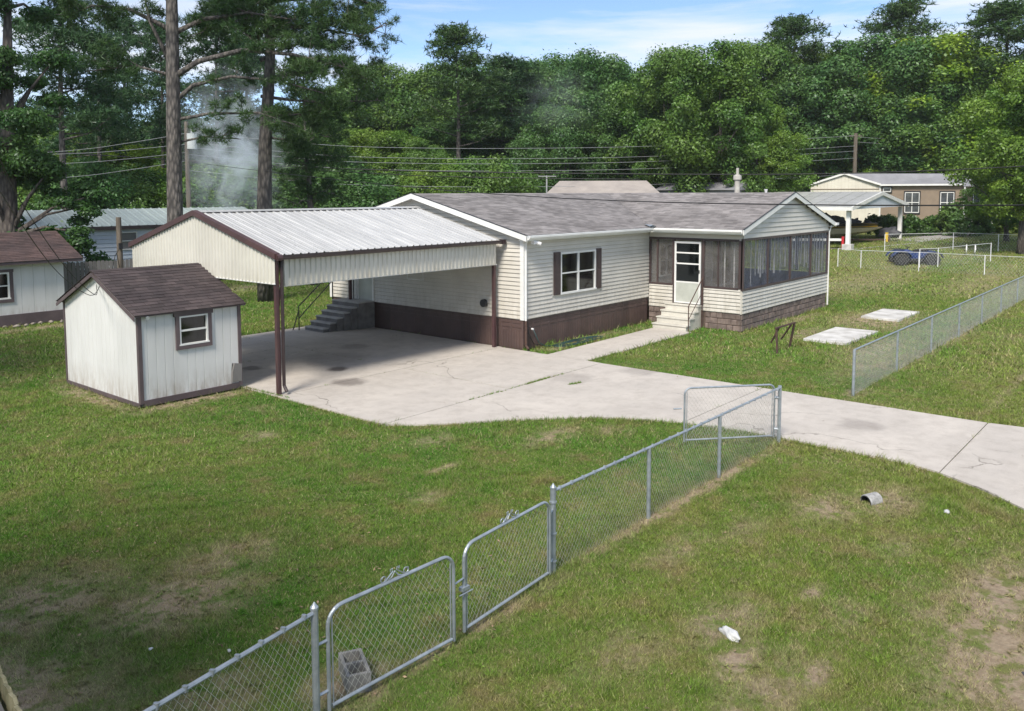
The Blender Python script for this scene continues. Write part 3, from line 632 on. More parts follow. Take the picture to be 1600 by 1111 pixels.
# right corner downspout
MB().tube([(EX+.25, WF+.1, 3.36), (EX+.05, PY-.03, 3.1), (EX+.05, PY-.03, .1)], .035, 6).build('downspout', 'white', house)
MB().box(WR-.12, WF-.1, 3.36, WR+.1, WF+.08, 3.46).build('flood_light', 'plastic_white', house)

# ---- front steps with rails
st = thing('porch_steps', 'cream steps with a thin metal handrail leading up to the white storm door', 'steps', (25.7, 14, 0))
for k in range(4):
    x0 = 25.12+.29*k; zt = .2*(k+1)
    MB().box(x0, 13.45, zt-.2 if k == 0 else 0, PX-.08, 14.78, zt-.045).build('riser', 'cream_step', st) if False else MB().box(x0+.03, 13.47, .0, x0+.31 if k < 3 else PX-.08, 14.76, zt-.045).build('riser', 'cream_step', st)
    MB().box(x0, 13.44, zt-.044, x0+.32 if k < 3 else PX-.08, 14.79, zt).build('tread', 'cream_step', st, bevel=.01)
rl = MB().tube([(25.15, 13.38, 0), (25.15, 13.38, .86)], .02, 6).tube([(26.12, 13.38, 0), (26.12, 13.38, 1.78)], .02, 6); rl.build('rail_post', 'rust', st)
MB().tube([(25.12, 13.38, .86), (26.14, 13.38, 1.78)], .02, 6).tube([(25.15, 13.38, .42), (26.12, 13.38, 1.28)], .014, 6).build('handrail', 'rust', st)

# ---- back steps under carport
bs = thing('concrete_steps', 'dark concrete steps climbing to a side door under the carport', 'steps', (18, 23, 0))
nst = 6; x0 = 17.15
for k in range(nst):
    zt = .16*(k+1); xa = x0+.235*k; xb = xa+.26 if k < nst-1 else WX-.02
    ya = 22.75-.09*k+ (0 if k < nst-1 else 0); yb = 23.75
    if k == nst-1: ya = 22.28
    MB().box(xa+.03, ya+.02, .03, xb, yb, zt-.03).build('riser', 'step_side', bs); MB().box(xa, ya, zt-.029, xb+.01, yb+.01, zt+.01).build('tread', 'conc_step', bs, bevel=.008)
rail = MB().tube([(17.0, 23.85, .03), (17.0, 23.85, .86), (18.5, 23.85, 2.0), (18.5, 23.85, 1.9)], .02, 6).tube([(16.85, 24.0, .03), (17.0, 23.85, .7)], .018, 6).tube([(17.0, 23.85, .45), (18.45, 23.85, 1.62)], .018, 6).tube([(18.45, 23.85, .9), (18.45, 23.85, 2.0)], .022, 6).tube([(18.0, 23.85, 1.62), (19.0, 23.4, 1.66)], .025, 6).tube([(18.95, 23.3, .97), (18.95, 23.3, 1.95)], .018, 6)
rail.build('handrail', 'dark_metal', bs)

# ---------------------------------------------------------------- carport
cp = thing('carport', 'open metal carport with ribbed silver roof and maroon posts beside the home', 'carport', (15, 19.8, 0))
CX0, CX1, CF, CB, CR = 11.06, 18.86, 16.42, 23.25, 19.85; CE, CRZ = 3.30, 4.24
sl_ = (CRZ-CE)/(CR-CF)
ztop = lambda y: CE+sl_*(y-CF) if y < CR else CE+(CRZ-CE)*(CB-y)/(CB-CR)
# gable cladding facing -X
sheetprof(cp, 'x', CX0+.02, CF, CR, lambda y: 2.64, lambda y: ztop(y)-.05, .15, .03, 'cream_metal', 'cladding_sheet', .45, .9)
sheetprof(cp, 'x', CX0+.02, CR, CB, lambda y: 2.64, lambda y: ztop(y)-.05, .15, .03, 'cream_metal', 'cladding_sheet', .45, .9)
sheetprof(cp, 'y', CF+.02, CX0+.18, CX1-.05, lambda x: 2.57, lambda x: CE-.06, .15, .025, 'cream_metal', 'cladding_sheet', .45, .9)
MB().box(CX0+.05, CF+.03, 2.55, CX1, CF+.05, 2.58).box(CX0+.0, CF, 2.62, CX0+.03, CB, 2.645).build('trim', 'white', cp)
# posts and beams
for x, y in ((CX0+.03, CF), (CX1-.08, CF+.08), (CX0+.03, CB-.05), (CX1-.15, CB-.05)):
    MB().box(x+.01, y+.01, .03, x+.10, y+.10, CE-.06).build('post', 'red_metal', cp)
MB().prism([(CX0+.145, CF+.03, 2.05), (CX0+.15, CF+.11, 2.05), (CX0+.32, CF+.11, CE-.1), (CX0+.24, CF+.03, CE-.1)], (0, .02, 0)).build('brace', 'red_metal', cp)
MB().tube([(CX0+.2, CF-.03, CE-.1), (CX0+.18, CF-.03, 3.0), (CX0+.17, CF-.03, .25), (CX0+.17, CF-.13, .12)], .04, 6).build('downspout', 'dark_gutter', cp)
for y in (CF+.06, CR, CB-.1): MB().box(CX0+.16, y, ztop(y)-.2, CX1, y+.08, ztop(y)-.08).build('beam', 'red_metal', cp)
for x in (13.6, 16.2): MB().beam((x, CF+.2, CE-.02), (x, CR-.02, CRZ-.08), .06, .12).beam((x, CR+.1, CRZ-.08), (x, CB-.2, CE-.02), .06, .12).build('rafter', 'red_metal', cp)
# roof sheets
def roof_sheets(parent, x0, x1, ya, za, yb, zb, mat, period=.225, d=.028, sheet=.9, name='roof_sheet'):
    x = x0
    nrm = Vector((0, -(zb-za), yb-ya)).normalized()
    if nrm.z < 0: nrm = -nrm
    while x < x1-.02:
        xe = min(x+sheet, x1); us = []; k = x
        while k < xe-1e-4:
            us += [(k, d), (min(k+.025, xe), d), (min(k+.045, xe), 0), (min(k+period/2, xe), 0), (min(k+period/2+.01, xe), .008), (min(k+period/2+.02, xe), 0), (min(k+period-.02, xe), 0)]; k += period
        us.append((xe, d)); m = MB()
        for (u, h) in us:
            for (y, z) in ((ya, za), (yb, zb)): m.v.append((u, y+nrm.y*h, z+nrm.z*h))
        m.f = [(2*i, 2*i+2, 2*i+3, 2*i+1) for i in range(len(us)-1) if us[i+1][0]-us[i][0] > 1e-5]
        m.build(name, mat, parent); x = xe
roof_sheets(cp, CX0-.02, CX1+.0, CF-.10, CE+.0, CR, CRZ, 'roof_metal'); roof_sheets(cp, CX0-.02, CX1, CB+.1, CE, CR, CRZ, 'roof_metal')
MB().prism([(CX0, CR-.15, CRZ+.0), (CX0, CR, CRZ+.045), (CX0, CR+.15, CRZ)], (CX1-CX0, 0, 0)).build('ridge_cap', 'roof_metal', cp)
for (ya, za, yb, zb) in ((CF-.12, CE+.02, CR, CRZ+.03), (CR, CRZ+.03, CB+.12, CE+.02)):
    MB().prism([(CX0-.06, ya, za-.11), (CX0-.06, yb, zb-.11), (CX0-.06, yb, zb+.025), (CX0-.06, ya, za+.025)], (.14, 0, 0)).build('rake_trim', 'red_metal', cp)
gutter(cp, (CX0-.04, CF-.09, CE-.005), (CX1+.05, CF-.09, CE-.005), 'dark_gutter', .10)
MB().tube([(CX0-.03, CF-.15, CE-.05), (CX0+.1, CF-.15, CE-.05)], .075, 8).build('gutter_end', 'red_metal', cp)
MB().box(CX1+.03, CF-.22, CE-.12, CX1+.14, CF-.05, CE+.02).build('gutter_end', 'dark_gutter', cp)

# ---------------------------------------------------------------- sheds
def gshed(t, x0, x1, y0, y1, ze, zr_, wallmat='shed_wall'):
    yc = (y0+y1)/2; zt = lambda y: ze+(zr_-ze)*(1-abs(y-yc)/((y1-y0)/2))-.05
    sheetprof(t, 'x', x0, y0, yc, lambda y: .1, zt, .20, -.010, wallmat, 'wall_panel', .1, 1.2); sheetprof(t, 'x', x0, yc, y1, lambda y: .1, zt, .20, -.010, wallmat, 'wall_panel', .1, 1.2)
    sheetprof(t, 'x', x1, y0, yc, lambda y: .1, zt, .20, -.010, wallmat, 'wall_panel', .1, 1.2, sign=-1); sheetprof(t, 'x', x1, yc, y1, lambda y: .1, zt, .20, -.010, wallmat, 'wall_panel', .1, 1.2, sign=-1)
    MB().box(x0+.02, y0+.02, .04, x1-.02, y1-.02, .1).build('floor', 'wood_grey', t)
shed = thing('garden_shed', 'small white gabled shed with dark brown shingles standing beside the carport', 'shed', (9.8, 19.7, 0))
X0, X1, Y0, Y1, ZEV, ZRG = 8.53, 11.0, 17.82, 21.62, 2.12, 2.93; YC = (Y0+Y1)/2
gshed(shed, X0, X1, Y0, Y1, ZEV, ZRG)
sheetprof(shed, 'y', Y0, X0, 9.46, lambda x: .1, lambda x: 2.08, .20, -.010, 'shed_wall', 'wall_panel', .1, 1.24)
sheetprof(shed, 'y', Y0, 10.16, X1, lambda x: .1, lambda x: 2.08, .20, -.010, 'shed_wall', 'wall_panel', .1, 1.24)
sheetprof(shed, 'y', Y0, 9.46, 10.16, lambda x: .1, lambda x: 1.27, .20, -.010, 'shed_wall', 'wall_panel', .1, 1.24); sheetprof(shed, 'y', Y0, 9.46, 10.16, lambda x: 1.94, lambda x: 2.08, .20, -.010, 'shed_wall', 'wall_panel', .1, 1.24)
sheetprof(shed, 'y', Y1, X0, X1, lambda x: .1, lambda x: 2.08, .20, -.010, 'shed_wall', 'wall_panel', .1, 1.24, sign=-1)
wnd = window(shed, 'y', Y0-.005, 9.46, 10.16, 1.27, 1.94, cols=1, fr=.035)
for b in ((9.37, 1.18, 10.25, 1.268), (9.33, 1.942, 10.29, 2.03), (9.37, 1.268, 9.458, 1.942), (10.162, 1.268, 10.25, 1.942)): MB().box(b[0], Y0-.05, b[1], b[2], Y0-.005, b[3]).build('window_trim', 'shed_trim', shed)
for b in ((X0-.025, Y0-.03, .1, X0+.06, Y0-.001, 2.1), (X0-.025, Y0-.001, .1, X0-.001, Y0+.06, 2.1), (X1-.06, Y0-.03, .1, X1+.02, Y0-.001, 2.1), (X0-.025, Y1-.04, .1, X0-.001, Y1+.02, 2.1)): MB().box(*b).build('corner_trim', 'shed_trim', shed)
MB().box(X0+.061, Y0-.032, .04, X1-.06, Y0-.001, .17).build('base_trim', 'shed_trim', shed); MB().box(X0-.028, Y0+.02, .02, X0-.001, Y1, .11).build('base_trim', 'shed_trim', shed)
OV = .12; EZ = ZEV-OV*(ZRG-ZEV)/(YC-Y0)
MB().prism([(X0-.12, Y0-OV, EZ), (X0-.12, YC, ZRG), (X0-.12, Y1+OV, EZ), (X0-.12, Y1+OV, EZ-.03), (X0-.12, YC, ZRG-.03), (X0-.12, Y0-OV, EZ-.03)], (X1-X0+.22, 0, 0)).build('roof_deck', 'shed_trim', shed)
Lq = math.hypot(YC-Y0+OV, ZRG-EZ)
courses(shed, (X0-.14, Y0-OV-.02, EZ+.003), (1, 0, 0), (0, YC-Y0+OV, ZRG-EZ), 16, Lq/16, lambda v: 0, lambda v: X1-X0+.26, .305, 'shed_shingle', 'shingle', True, 8)
courses(shed, (X0-.14, Y1+OV+.02, EZ+.003), (1, 0, 0), (0, -(Y1-YC+OV), ZRG-EZ), 16, Lq/16, lambda v: 0, lambda v: X1-X0+.26, .305, 'shed_shingle', 'shingle_courses', False, 9)
for sgn, ye in ((1, Y0-OV), (-1, Y1+OV)):
    MB().prism([(X0-.125, ye, EZ-.031), (X0-.125, YC, ZRG-.031), (X0-.125, YC, ZRG-.11), (X0-.125, ye, EZ-.11)], (-.02, 0, 0)).build('rake_board', 'shed_trim', shed)
MB().prism([(X0-.14, YC-.09, ZRG-.005), (X0-.14, YC, ZRG+.03), (X0-.14, YC+.09, ZRG-.005)], (X1-X0+.26, 0, 0)).build('ridge_cap', 'shed_shingle', shed)
MB().tube([(X0+.16, Y0-.02, 2.04), (X0+.16, Y0-.12, 2.0)], .045, 8).build('light', 'plastic_white', shed)
# peeling board at the lower right corner
MB().prism([(10.72, Y0-.005, .2), (10.98, Y0-.005, .2), (10.99, Y0-.005, .62), (10.8, Y0-.005, .66), (10.74, Y0-.005, .45)], (.02, -.03, 0)).build('loose_board', 'wood_grey', shed, label='loose weathered board at the lower corner')
MB().prism([(10.735, Y0-.003, .3), (10.75, Y0-.003, .3), (10.79, Y0-.003, .66), (10.765, Y0-.003, .66)], (0, -.004, 0)).build('crack', 'dark_metal', shed)

ls = thing('large_shed', 'wide white shed with red brown roof and brown base board at the left edge', 'shed', (10, 35, 0))
a0, a1, b0, b1 = 3.0, 12.95, 32.75, 36.6
sheetprof(ls, 'y', b0, a0, 9.62, lambda x: .3, lambda x: 2.28, .4, -.012, 'shed_wall', 'wall_panel', .05, 1.2); sheetprof(ls, 'y', b0, 11.1, a1, lambda x: .3, lambda x: 2.28, .4, -.012, 'shed_wall', 'wall_panel', .05, 1.2)
sheetprof(ls, 'y', b0, 9.62, 11.1, lambda x: .3, lambda x: .99, .4, -.012, 'shed_wall', 'wall_panel', .05, 1.48); sheetprof(ls, 'y', b0, 9.62, 11.1, lambda x: 1.95, lambda x: 2.28, .4, -.012, 'shed_wall', 'wall_panel', .05, 1.48)
sheetprof(ls, 'x', a1, b0, b1, lambda y: .1, lambda y: 2.3+.9*(1-abs(y-34.67)/1.93), .4, -.012, 'shed_wall', 'wall_panel', .05, 1.2, sign=-1)
MB().box(a0, b1-.05, .1, a1-.05, b1, 2.3).build('wall', 'shed_wall', ls); MB().box(a0, b0+.1, .1, a0+.05, b1-.06, 2.3).build('wall', 'shed_wall', ls)
window(ls, 'y', b0-.005, 9.62, 11.1, .99, 1.95, cols=1)
for b in ((9.52, .87, 11.22, .988), (9.52, 1.952, 11.24, 2.05), (11.102, .988, 11.22, 1.952)): MB().box(b[0], b0-.05, b[1], b[2], b0-.005, b[3]).build('window_trim', 'shed_trim', ls)
MB().box(a0, b0-.05, .02, a1+.02, b0-.001, .42).build('base_trim', 'shed_trim', ls)
MB().prism([(a0-.2, 32.35, 2.32), (a0-.2, 34.67, 3.27), (a0-.2, 37, 2.32), (a0-.2, 37, 2.22), (a0-.2, 34.67, 3.17), (a0-.2, 32.35, 2.22)], (a1-a0+.75, 0, 0)).build('roof', 'shed_trim', ls)
courses(ls, (a0-.22, 32.33, 2.325), (1, 0, 0), (0, 2.34, .95), 18, .14, lambda v: 0, lambda v: a1-a0+.78, .3, 'old_shingle', seed=12)

# ---------------------------------------------------------------- chain link fences
def linkmesh(parent, x0, y0, x1, y1, z0, z1, cell=.075, r=.0016, mat='wire_mesh', trans=None, sag=0):
    # diagonal wires both ways in the vertical plane, three-sided
    Lh = math.hypot(x1-x0, y1-y0); d = Vector(((x1-x0)/Lh, (y1-y0)/Lh, 0)); nn = Vector((-d.y, d.x, 0)); h = z1-z0
    V = []; Fq = []; k = -int(h/cell)-1
    slope = 1.35
    def P(u, z, o): return Vector((x0, y0, 0))+d*u+Vector((0, 0, z))+nn*o
    while k*cell < Lh+h:
        for s in (1, -1):
            ua, za, ub, zb = (k*cell, z0, k*cell+h/slope, z1) if s > 0 else (k*cell, z1, k*cell+h/slope, z0)
            if ua < 0:
                t = -ua/(ub-ua); za = za+(zb-za)*t; ua = 0
            if ub > Lh:
                t = (Lh-ua)/(ub-ua); zb = za+(zb-za)*t; ub = Lh
            if ub-ua < .005 or ua > Lh or ub < 0: continue
            a, b = P(ua, za, s*r), P(ub, zb, s*r); e = (b-a).normalized(); w1 = nn*r; w2 = e.cross(nn)*r; i = len(V)
            for q in (a, b): V += [q+w1, q-w1*.5+w2*.87, q-w1*.5-w2*.87]
            Fq += [(i, i+1, i+4, i+3), (i+1, i+2, i+5, i+4), (i+2, i, i+3, i+5)]
        k += 1
    m = MB(); m.v = [tuple(v) for v in V]; m.f = Fq
    return m.build('chain_link_mesh', mat, parent, kind='stuff')
FY, FH = 6.05, 1.08
def post(parent, x, y, h, r=.03, mat='galv', cap=False, z=0):
    m = MB().tube([(x, y, z-.05), (x, y, z+h)], r, 10)
    if cap: m.tube([(x, y, z+h-.02), (x, y, z+h), (x, y, z+h+.02), (x, y, z+h+.045)], [r*1.12, r*1.12, r*.6, .006], 10)
    return m.build('post', mat, parent, smooth=False)
fa = thing('chain_link_fence', 'galvanised chain link fence between the footpath gates and the driveway', 'fence', (11.5, FY, 0))
post(fa, 7.97, FY, FH+.02, .036, cap=True); post(fa, 10.25, FY, FH-.03); post(fa, 12.5, FY, FH-.03); post(fa, 15.05, FY+.03, FH, .035)
MB().tube([(8.0, FY, FH-.03), (11.4, FY, FH-.035), (15.05, FY+.02, FH-.03)], .02, 8).build('top_rail', 'galv', fa)
linkmesh(fa, 8.0, FY, 15.03, FY+.02, .02, FH-.04)
for k in range(28): MB().tube([(8.1+k*.25, FY, FH-.055), (8.11+k*.25, FY, FH-.005)], .023, 6).build('tie', 'galv', fa)
for z in (.15, .5, .9): MB().tube([(7.97, FY, z), (7.97, FY, z+.02)], .048, 10).build('band', 'galv', fa)
fb = thing('chain_link_fence', 'short run of chain link fence left of the scrolled footpath gate', 'fence', (3, FY, 0))
post(fb, 4.28, FY-.17, FH, .034, cap=True); post(fb, 1.6, FY-.6, FH)
MB().tube([(1.6, FY-.6, FH-.03), (4.28, FY-.17, FH-.05)], .02, 8).build('top_rail', 'galv', fb)
linkmesh(fb, 1.6, FY-.6, 4.26, FY-.17, .02, FH-.06)
for k in range(11): MB().tube([(1.75+k*.24, FY-.576+k*.0386, FH-.06), (1.76+k*.24, FY-.576+k*.0386, FH-.015)], .023, 6).build('tie', 'galv', fb)

def gate(name, label, p0, p1, h, zb=.06, scroll=True, rad=.16, hinge=0):
    p0, p1 = Vector((*p0, 0)), Vector((*p1, 0)); g = thing(name, label, 'gate', tuple(p0)); d = (p1-p0); Lg = d.length; d.normalize(); z = Vector((0, 0, 1))
    arc0 = [p0+d*(rad-rad*math.cos(a))+z*(h-rad+rad*math.sin(a)) for a in [i*math.pi/12 for i in range(7)]]
    arc1 = [p1-d*(rad-rad*math.cos(a))+z*(h-rad+rad*math.sin(a)) for a in [i*math.pi/12 for i in range(6, -1, -1)]]
    MB().tube([p0+z*zb]+arc0+arc1+[p1+z*zb], .019, 8, True).build('gate_frame', 'galv', g, smooth=False)
    MB().tube([p0+z*(zb+.03)+d*.03, p1+z*(zb+.03)-d*.03], .018, 8).build('bottom_rail', 'galv', g)
    MB().tube([p0+z*zb+d*.045, p0+d*.045+z*(h-rad*.6)], .008, 6).tube([p1+z*zb-d*.045, p1-d*.045+z*(h-rad*.6)], .008, 6).build('tension_bar', 'galv', g)
    a = p0+d*.04; b = p1-d*.04
    linkmesh(g, a.x, a.y, b.x, b.y, zb+.05, h-.02)
    if scroll:
        mid = (p0+p1)/2+z*(h+.015); m = MB()
        for sg in (-1, 1):
            pts = []
            for i in range(15):
                t = i/14; ang = t*2.2*math.pi; rr = .022+.012*t
                pts.append(mid+d*sg*(.17-.03)+d*sg*math.cos(ang)*rr*1.0+z*(.035+math.sin(ang)*rr))
            m.tube(pts, .006, 5)
            m.tube([mid+d*sg*.13+z*.0, mid+d*sg*.07+z*.04, mid+d*sg*.025+z*.075, mid+d*sg*.03+z*.105, mid+d*sg*.055+z*.1, mid+d*sg*.05+z*.08], .007, 5)
            m.tube([mid+d*sg*.0+z*.07, mid+d*sg*.04+z*.02, mid+d*sg*.08+z*.005], .007, 5)
        m.build('scroll_ornament', 'galv', g)
    return g, p0, p1, d
g1, a, b, d = gate('footpath_gate', 'arched galvanised gate with scroll ornament beside the tall capped fence post', (6.18, 5.87), (7.82, 5.99), 1.0)
for z in (.2, .82): MB().tube([(7.82, 5.99, z), (7.97, FY, z)], .014, 6).build('hinge', 'galv', g1)
MB().box(6.13, 5.84, .52, 6.24, 5.9, .56).tube([(6.08, 5.84, .5), (6.28, 5.84, .5)], .008, 6).build('latch', 'galv', g1)
g2, a, b, d = gate('footpath_gate', 'arched galvanised gate with scroll ornament in front of the concrete block', (4.42, 5.88), (5.98, 5.83), 1.0)
for z in (.25, .72): MB().tube([(4.42, 5.88, z), (4.28, 5.88, z)], .014, 6).build('hinge', 'galv', g2)
MB().tube([(5.98, 5.83, .66), (6.16, 5.86, .66)], .01, 6).build('latch', 'galv', g2)
g3, a, b, d = gate('driveway_gate', 'wide chain link driveway gate standing open over the grass edge', (15.0, 6.16), (13.66, 7.32), 1.1, .09, False, .12)
MB().tube([(13.62, 7.36, .72), (13.5, 7.46, .72)], .014, 6).build('latch', 'galv', g3)
for z in (.25, .85): MB().tube([(15.0, 6.16, z), (15.05, 6.08, z)], .03, 6).build('hinge', 'galv', g3)
fc = thing('chain_link_fence', 'long straight chain link fence running away from the far side of the driveway', 'fence', (32, 6.15, 0))
xs = [19.6+3.42*k for k in range(10)]
for i, x in enumerate(xs): post(fc, x, 6.18-.003*(x-19.6), FH, .036 if i == 0 else .028)
MB().tube([(19.6, 6.18, FH), (xs[-1], 6.1, FH)], .021, 8).build('top_rail', 'galv', fc)
linkmesh(fc, 19.6, 6.18, xs[-1], 6.1, .02, FH-.01, .08, .0022, 'old_mesh')
def farfence(label, pts, h=1.1, rail=True, nmesh=True, mat='plastic_white', pr=.024):
    f = thing('wire_fence', label, 'fence', (pts[0][0], pts[0][1], float(terr(*pts[0]))))
    for (x, y) in pts: post(f, x, y, h, pr, mat, z=float(terr(x, y)))
    for (p, q) in zip(pts[:-1], pts[1:]):
        z0, z1 = float(terr(*p)), float(terr(*q))
        if rail: MB().tube([(*p, z0+h-.02), (*q, z1+h-.02)], .015, 5).build('top_rail', 'old_mesh', f)
        if nmesh: linkmesh(f, p[0], p[1], q[0], q[1], min(z0, z1)+.02, min(z0, z1)+h-.03, .16, .0022, 'old_mesh')
    return f
farfence('pale wire fence with white posts crossing in front of the blue quad bike', [(50.6, 17.07), (50.5, 15.71), (51.1, 12.71), (51.3, 9.43), (51.5, 6.2)])
farfence('low pale wire fence alongside the far gravel road', [(57.46, 16.4), (59.69, 12.83), (59.9, 10.3), (60.5, 7.0), (61, 3.0)])
farfence('wire fence with one white post right behind the blue quad bike', [(52.4, 13.0), (53.1, 12.18), (56.0, 10.0)])

# ---------------------------------------------------------------- picket fences
pf = thing('picket_fence', 'weathered grey wooden privacy fence between the large shed and the carport', 'fence', (14.5, 33.5, 0))
for k in range(32):
    x = 12.7+k*.155; y = 33.75-.07*(x-12.7); h = 2.08+rnd.uniform(-.02, .02)
    MB().prism([(x, y, .05), (x+.14, y, .05), (x+.14, y, h-.04), (x+.11, y, h), (x+.03, y, h), (x, y, h-.04)], (0, .02, 0)).build('picket', 'wood_grey', pf)
MB().beam((12.7, 33.8, .5), (17.6, 33.45, .5), .04, .09).beam((12.7, 33.8, 1.7), (17.6, 33.45, 1.7), .04, .09).build('rail', 'wood_grey', pf)
nf = thing('picket_fence', 'mossy wooden picket fence top just in view at the bottom left corner', 'fence', (1.66, 5.3, 0))
for k in range(12):
    t = k*.148; x, y = 1.74-.022*k, 5.85-t; h = 1.8+rnd.uniform(-.012, .012)
    m = MB().prism([(x, y, .0), (x, y-.138, .0), (x, y-.138, h-.03), (x, y-.105, h), (x, y-.033, h), (x, y, h-.03)], (.02, 0, 0)); m.build('picket', 'wood_near', nf)
MB().beam((1.70, 5.9, 1.69), (1.43, 4.1, 1.69), .05, .09).build('rail', 'wood_grey', nf)

# ---------------------------------------------------------------- small things in the yard
for (pp, lb) in (([(26.0, 9.79), (26.0, 8.45), (28.97, 8.38), (28.97, 9.78)], 'bright concrete pad nearer the driveway, beside the rusty bracket'), ([(32.1, 9.93), (32.0, 8.57), (34.73, 8.54), (34.75, 9.9)], 'bright concrete pad farther from the driveway, by the long fence')):
    o = MB().prism([(x, y, -.05) for x, y in pp], (0, 0, .13)).build('concrete_pad', 'bright_conc', bevel=.01); tag(o, lb, 'slab')
rk = thing('steel_bracket', 'rusty brown steel frame with crossbar standing in the lawn near the porch', 'frame', (24, 9.6, 0))
MB().beam((23.4, 9.56, 0), (23.4, 9.6, .74), .05, .05).build('leg', 'rust', rk); MB().beam((24.62, 9.68, 0), (24.5, 9.5, .76), .05, .05).build('leg', 'rust', rk); MB().beam((23.75, 9.9, .25), (23.6, 9.6, .74), .04, .04).build('leg', 'rust', rk)
MB().beam((24.75, 10.0, .2), (24.4, 9.55, .75), .04, .04).build('leg', 'rust', rk)
MB().beam((23.35, 9.6, .76), (24.56, 9.5, .79), .06, .04).build('crossbar', 'rust', rk)
# cinder block
cb = thing('cinder_block', 'grey concrete block lying on the grass behind the footpath gate', 'block', (4.92, 6.14, 0), R(62))
m = MB(); a_, b_, c2_ = .2, .1, .19
for z0 in (0,):
    m.box(-a_, -b_, 0, a_, -b_+.03, c2_).box(-a_, b_-.03, 0, a_, b_, c2_)
    for x in (-a_, -.016, a_-.032): m.box(x, -b_+.03, 0, x+.032, b_-.03, c2_)
m.box(-a_+.03, -b_+.03, 0, a_-.03, b_-.03, .09)
M['cinder'] = surf('cinder_concrete', (.24, .235, .225), (.14, .14, .135), 9, .95, bump=.8, bscale=90)
m.build('block_body', 'cinder', cb, local=True, bevel=.004)
cb.scale = (1.15, 1.15, 1.0)
M['pipe_grey'] = surf('weathered_pipe', (.36, .36, .36), (.2, .2, .2), 14, .6, bump=.3)
# corrugated pipe
cv = thing('drain_pipe', 'short ribbed grey drain pipe with dark mouth lying in the grass by the driveway', 'pipe', (12.85, 3.82, .0), R(-22))
rs = []; ps = []
for k in range(13): ps.append((k*.022, 0, .02)); rs.append(.100+(.014 if k % 2 else 0))
i = MB(); i.tube(ps, rs, 20, False).build('pipe_shell', 'pipe_grey', cv, local=True)
MB().tube([(p[0]+.002, 0, .02) for p in ps], [r-.016 for r in rs], 20, False).tube([(.22, 0, .02), (.23, 0, .02)], .09, 16).build('pipe_inside', 'black', cv, local=True)
# rag and litter
def blob(name, label, cat, loc, r, mat, flat=.35, seed=1, sub=3):
    import bmesh
    bm = bmesh.new(); bmesh.ops.create_icosphere(bm, subdivisions=sub, radius=1); rg = np.random.RandomState(seed); k = rg.rand(3)*6
    for v in bm.verts:
        p = v.co; n = 1+.28*math.sin(p.x*5+k[0])*math.cos(p.y*4+k[1])+.18*math.sin(p.z*7+p.x*6+k[2])
        v.co = Vector((p.x*r[0]*n, p.y*r[1]*n, max(p.z*r[2]*n, -r[2]*.5)+r[2]*.4))
    me = bpy.data.meshes.new(name); bm.to_mesh(me); bm.free(); me.materials.append(M[mat]); me.shade_smooth()
    o = bpy.data.objects.new(name, me); col.objects.link(o); o.location = loc; o.rotation_euler = (0, 0, rg.rand()*6)
    if label: tag(o, label, cat)
    return o
blob('plastic_bag', 'crumpled white plastic bag lying on a bare patch of the front verge', 'bag', (8.0, 3.72, .0), (.13, .055, .06), 'rag', seed=4)
blob('paper_scrap', 'small white paper scrap in the verge near the driveway edge', 'litter', (13.2, 2.78, .02), (.07, .04, .02), 'rag', seed=6, sub=2)
for k, (x, y, lb) in enumerate(((3.9, 8.15, 'tiny white litter scrap on dark lawn left of the capped post'), (3.1, 7.0, 'tiny white litter scrap in the lawn at the bottom left'), (4.4, 7.5, 'tiny pale scrap on the lawn near the left fence run'))):
    blob('litter_scrap', lb, 'litter', (x, y, .03), (.03, .02, .012), 'rag', seed=9+k, sub=1)
# hose
hz = []; 
for k in range(140):
    t = k/139; a = t*2*math.pi*4.3; rx = .55+.25*math.sin(a*.37+1)+.1*math.sin(a*1.3); hz.append((21.2+math.cos(a)*rx*1.5+.3*math.sin(a*.21), 15.05+math.sin(a)*rx*.33, .05+.012*(k % 7)/7+.02*t))
hz += [(20.3, 15.2, .05), (19.9, 15.4, .05), (19.6, 15.42, .2), (19.43, 15.5, .6)]
tag(MB().tube(hz, .014, 6).build('garden_hose', 'hose', smooth=True), 'dark green garden hose coiled on the grass strip under the shuttered window', 'hose')
# rubble along the large shed
for k in range(26):
    x = 10.8+k*.1+rnd.uniform(-.05, .05)
    if k % 3 == 0:
        o = blob('stone', None, None, (x, 32.45+rnd.uniform(-.15, .1), .02), (.09+rnd.random()*.08, .07, .06), 'rock', seed=k, sub=1)
        tag(o, 'pale rubble stone lying along the foot of the large shed', 'stone', 'stones along the large shed')

# ---------------------------------------------------------------- wires and poles
def cable(name, label, pts, r=.02, mat='smooth_black', group=None):
    P = [Vector(p) for p in pts]; out = []
    for i in range(len(P)-1):
        a, b, c, d = P[max(i-1, 0)], P[i], P[i+1], P[min(i+2, len(P)-1)]
        for k in range(6):
            t = k/6; out.append(.5*((2*b)+(-a+c)*t+(2*a-5*b+4*c-d)*t*t+(-a+3*b-3*c+d)*t**3))
    out.append(P[-1]); return tag(MB().tube(out, r, 5).build(name, mat), label, 'cable', group)
cable('power_cable', 'thick black cable crossing left from the transformer pole', [[7, 47, 7.4], [13.78, 45.79, 7.08], [19.53, 44.68, 6.75], [24.1, 43.8, 6.56]], .028)
cable('power_cable', 'thick black cable sagging across the woods just above the house roof', [[24.1, 43.8, 6.56], [28.23, 37.36, 6.11], [32.05, 31.39, 5.86], [37.52, 22.86, 5.67], [41.83, 16.12, 5.62], [45.14, 10.96, 5.75], [48.32, 6.0, 6.02], [54, -4, 6.6]], .028)
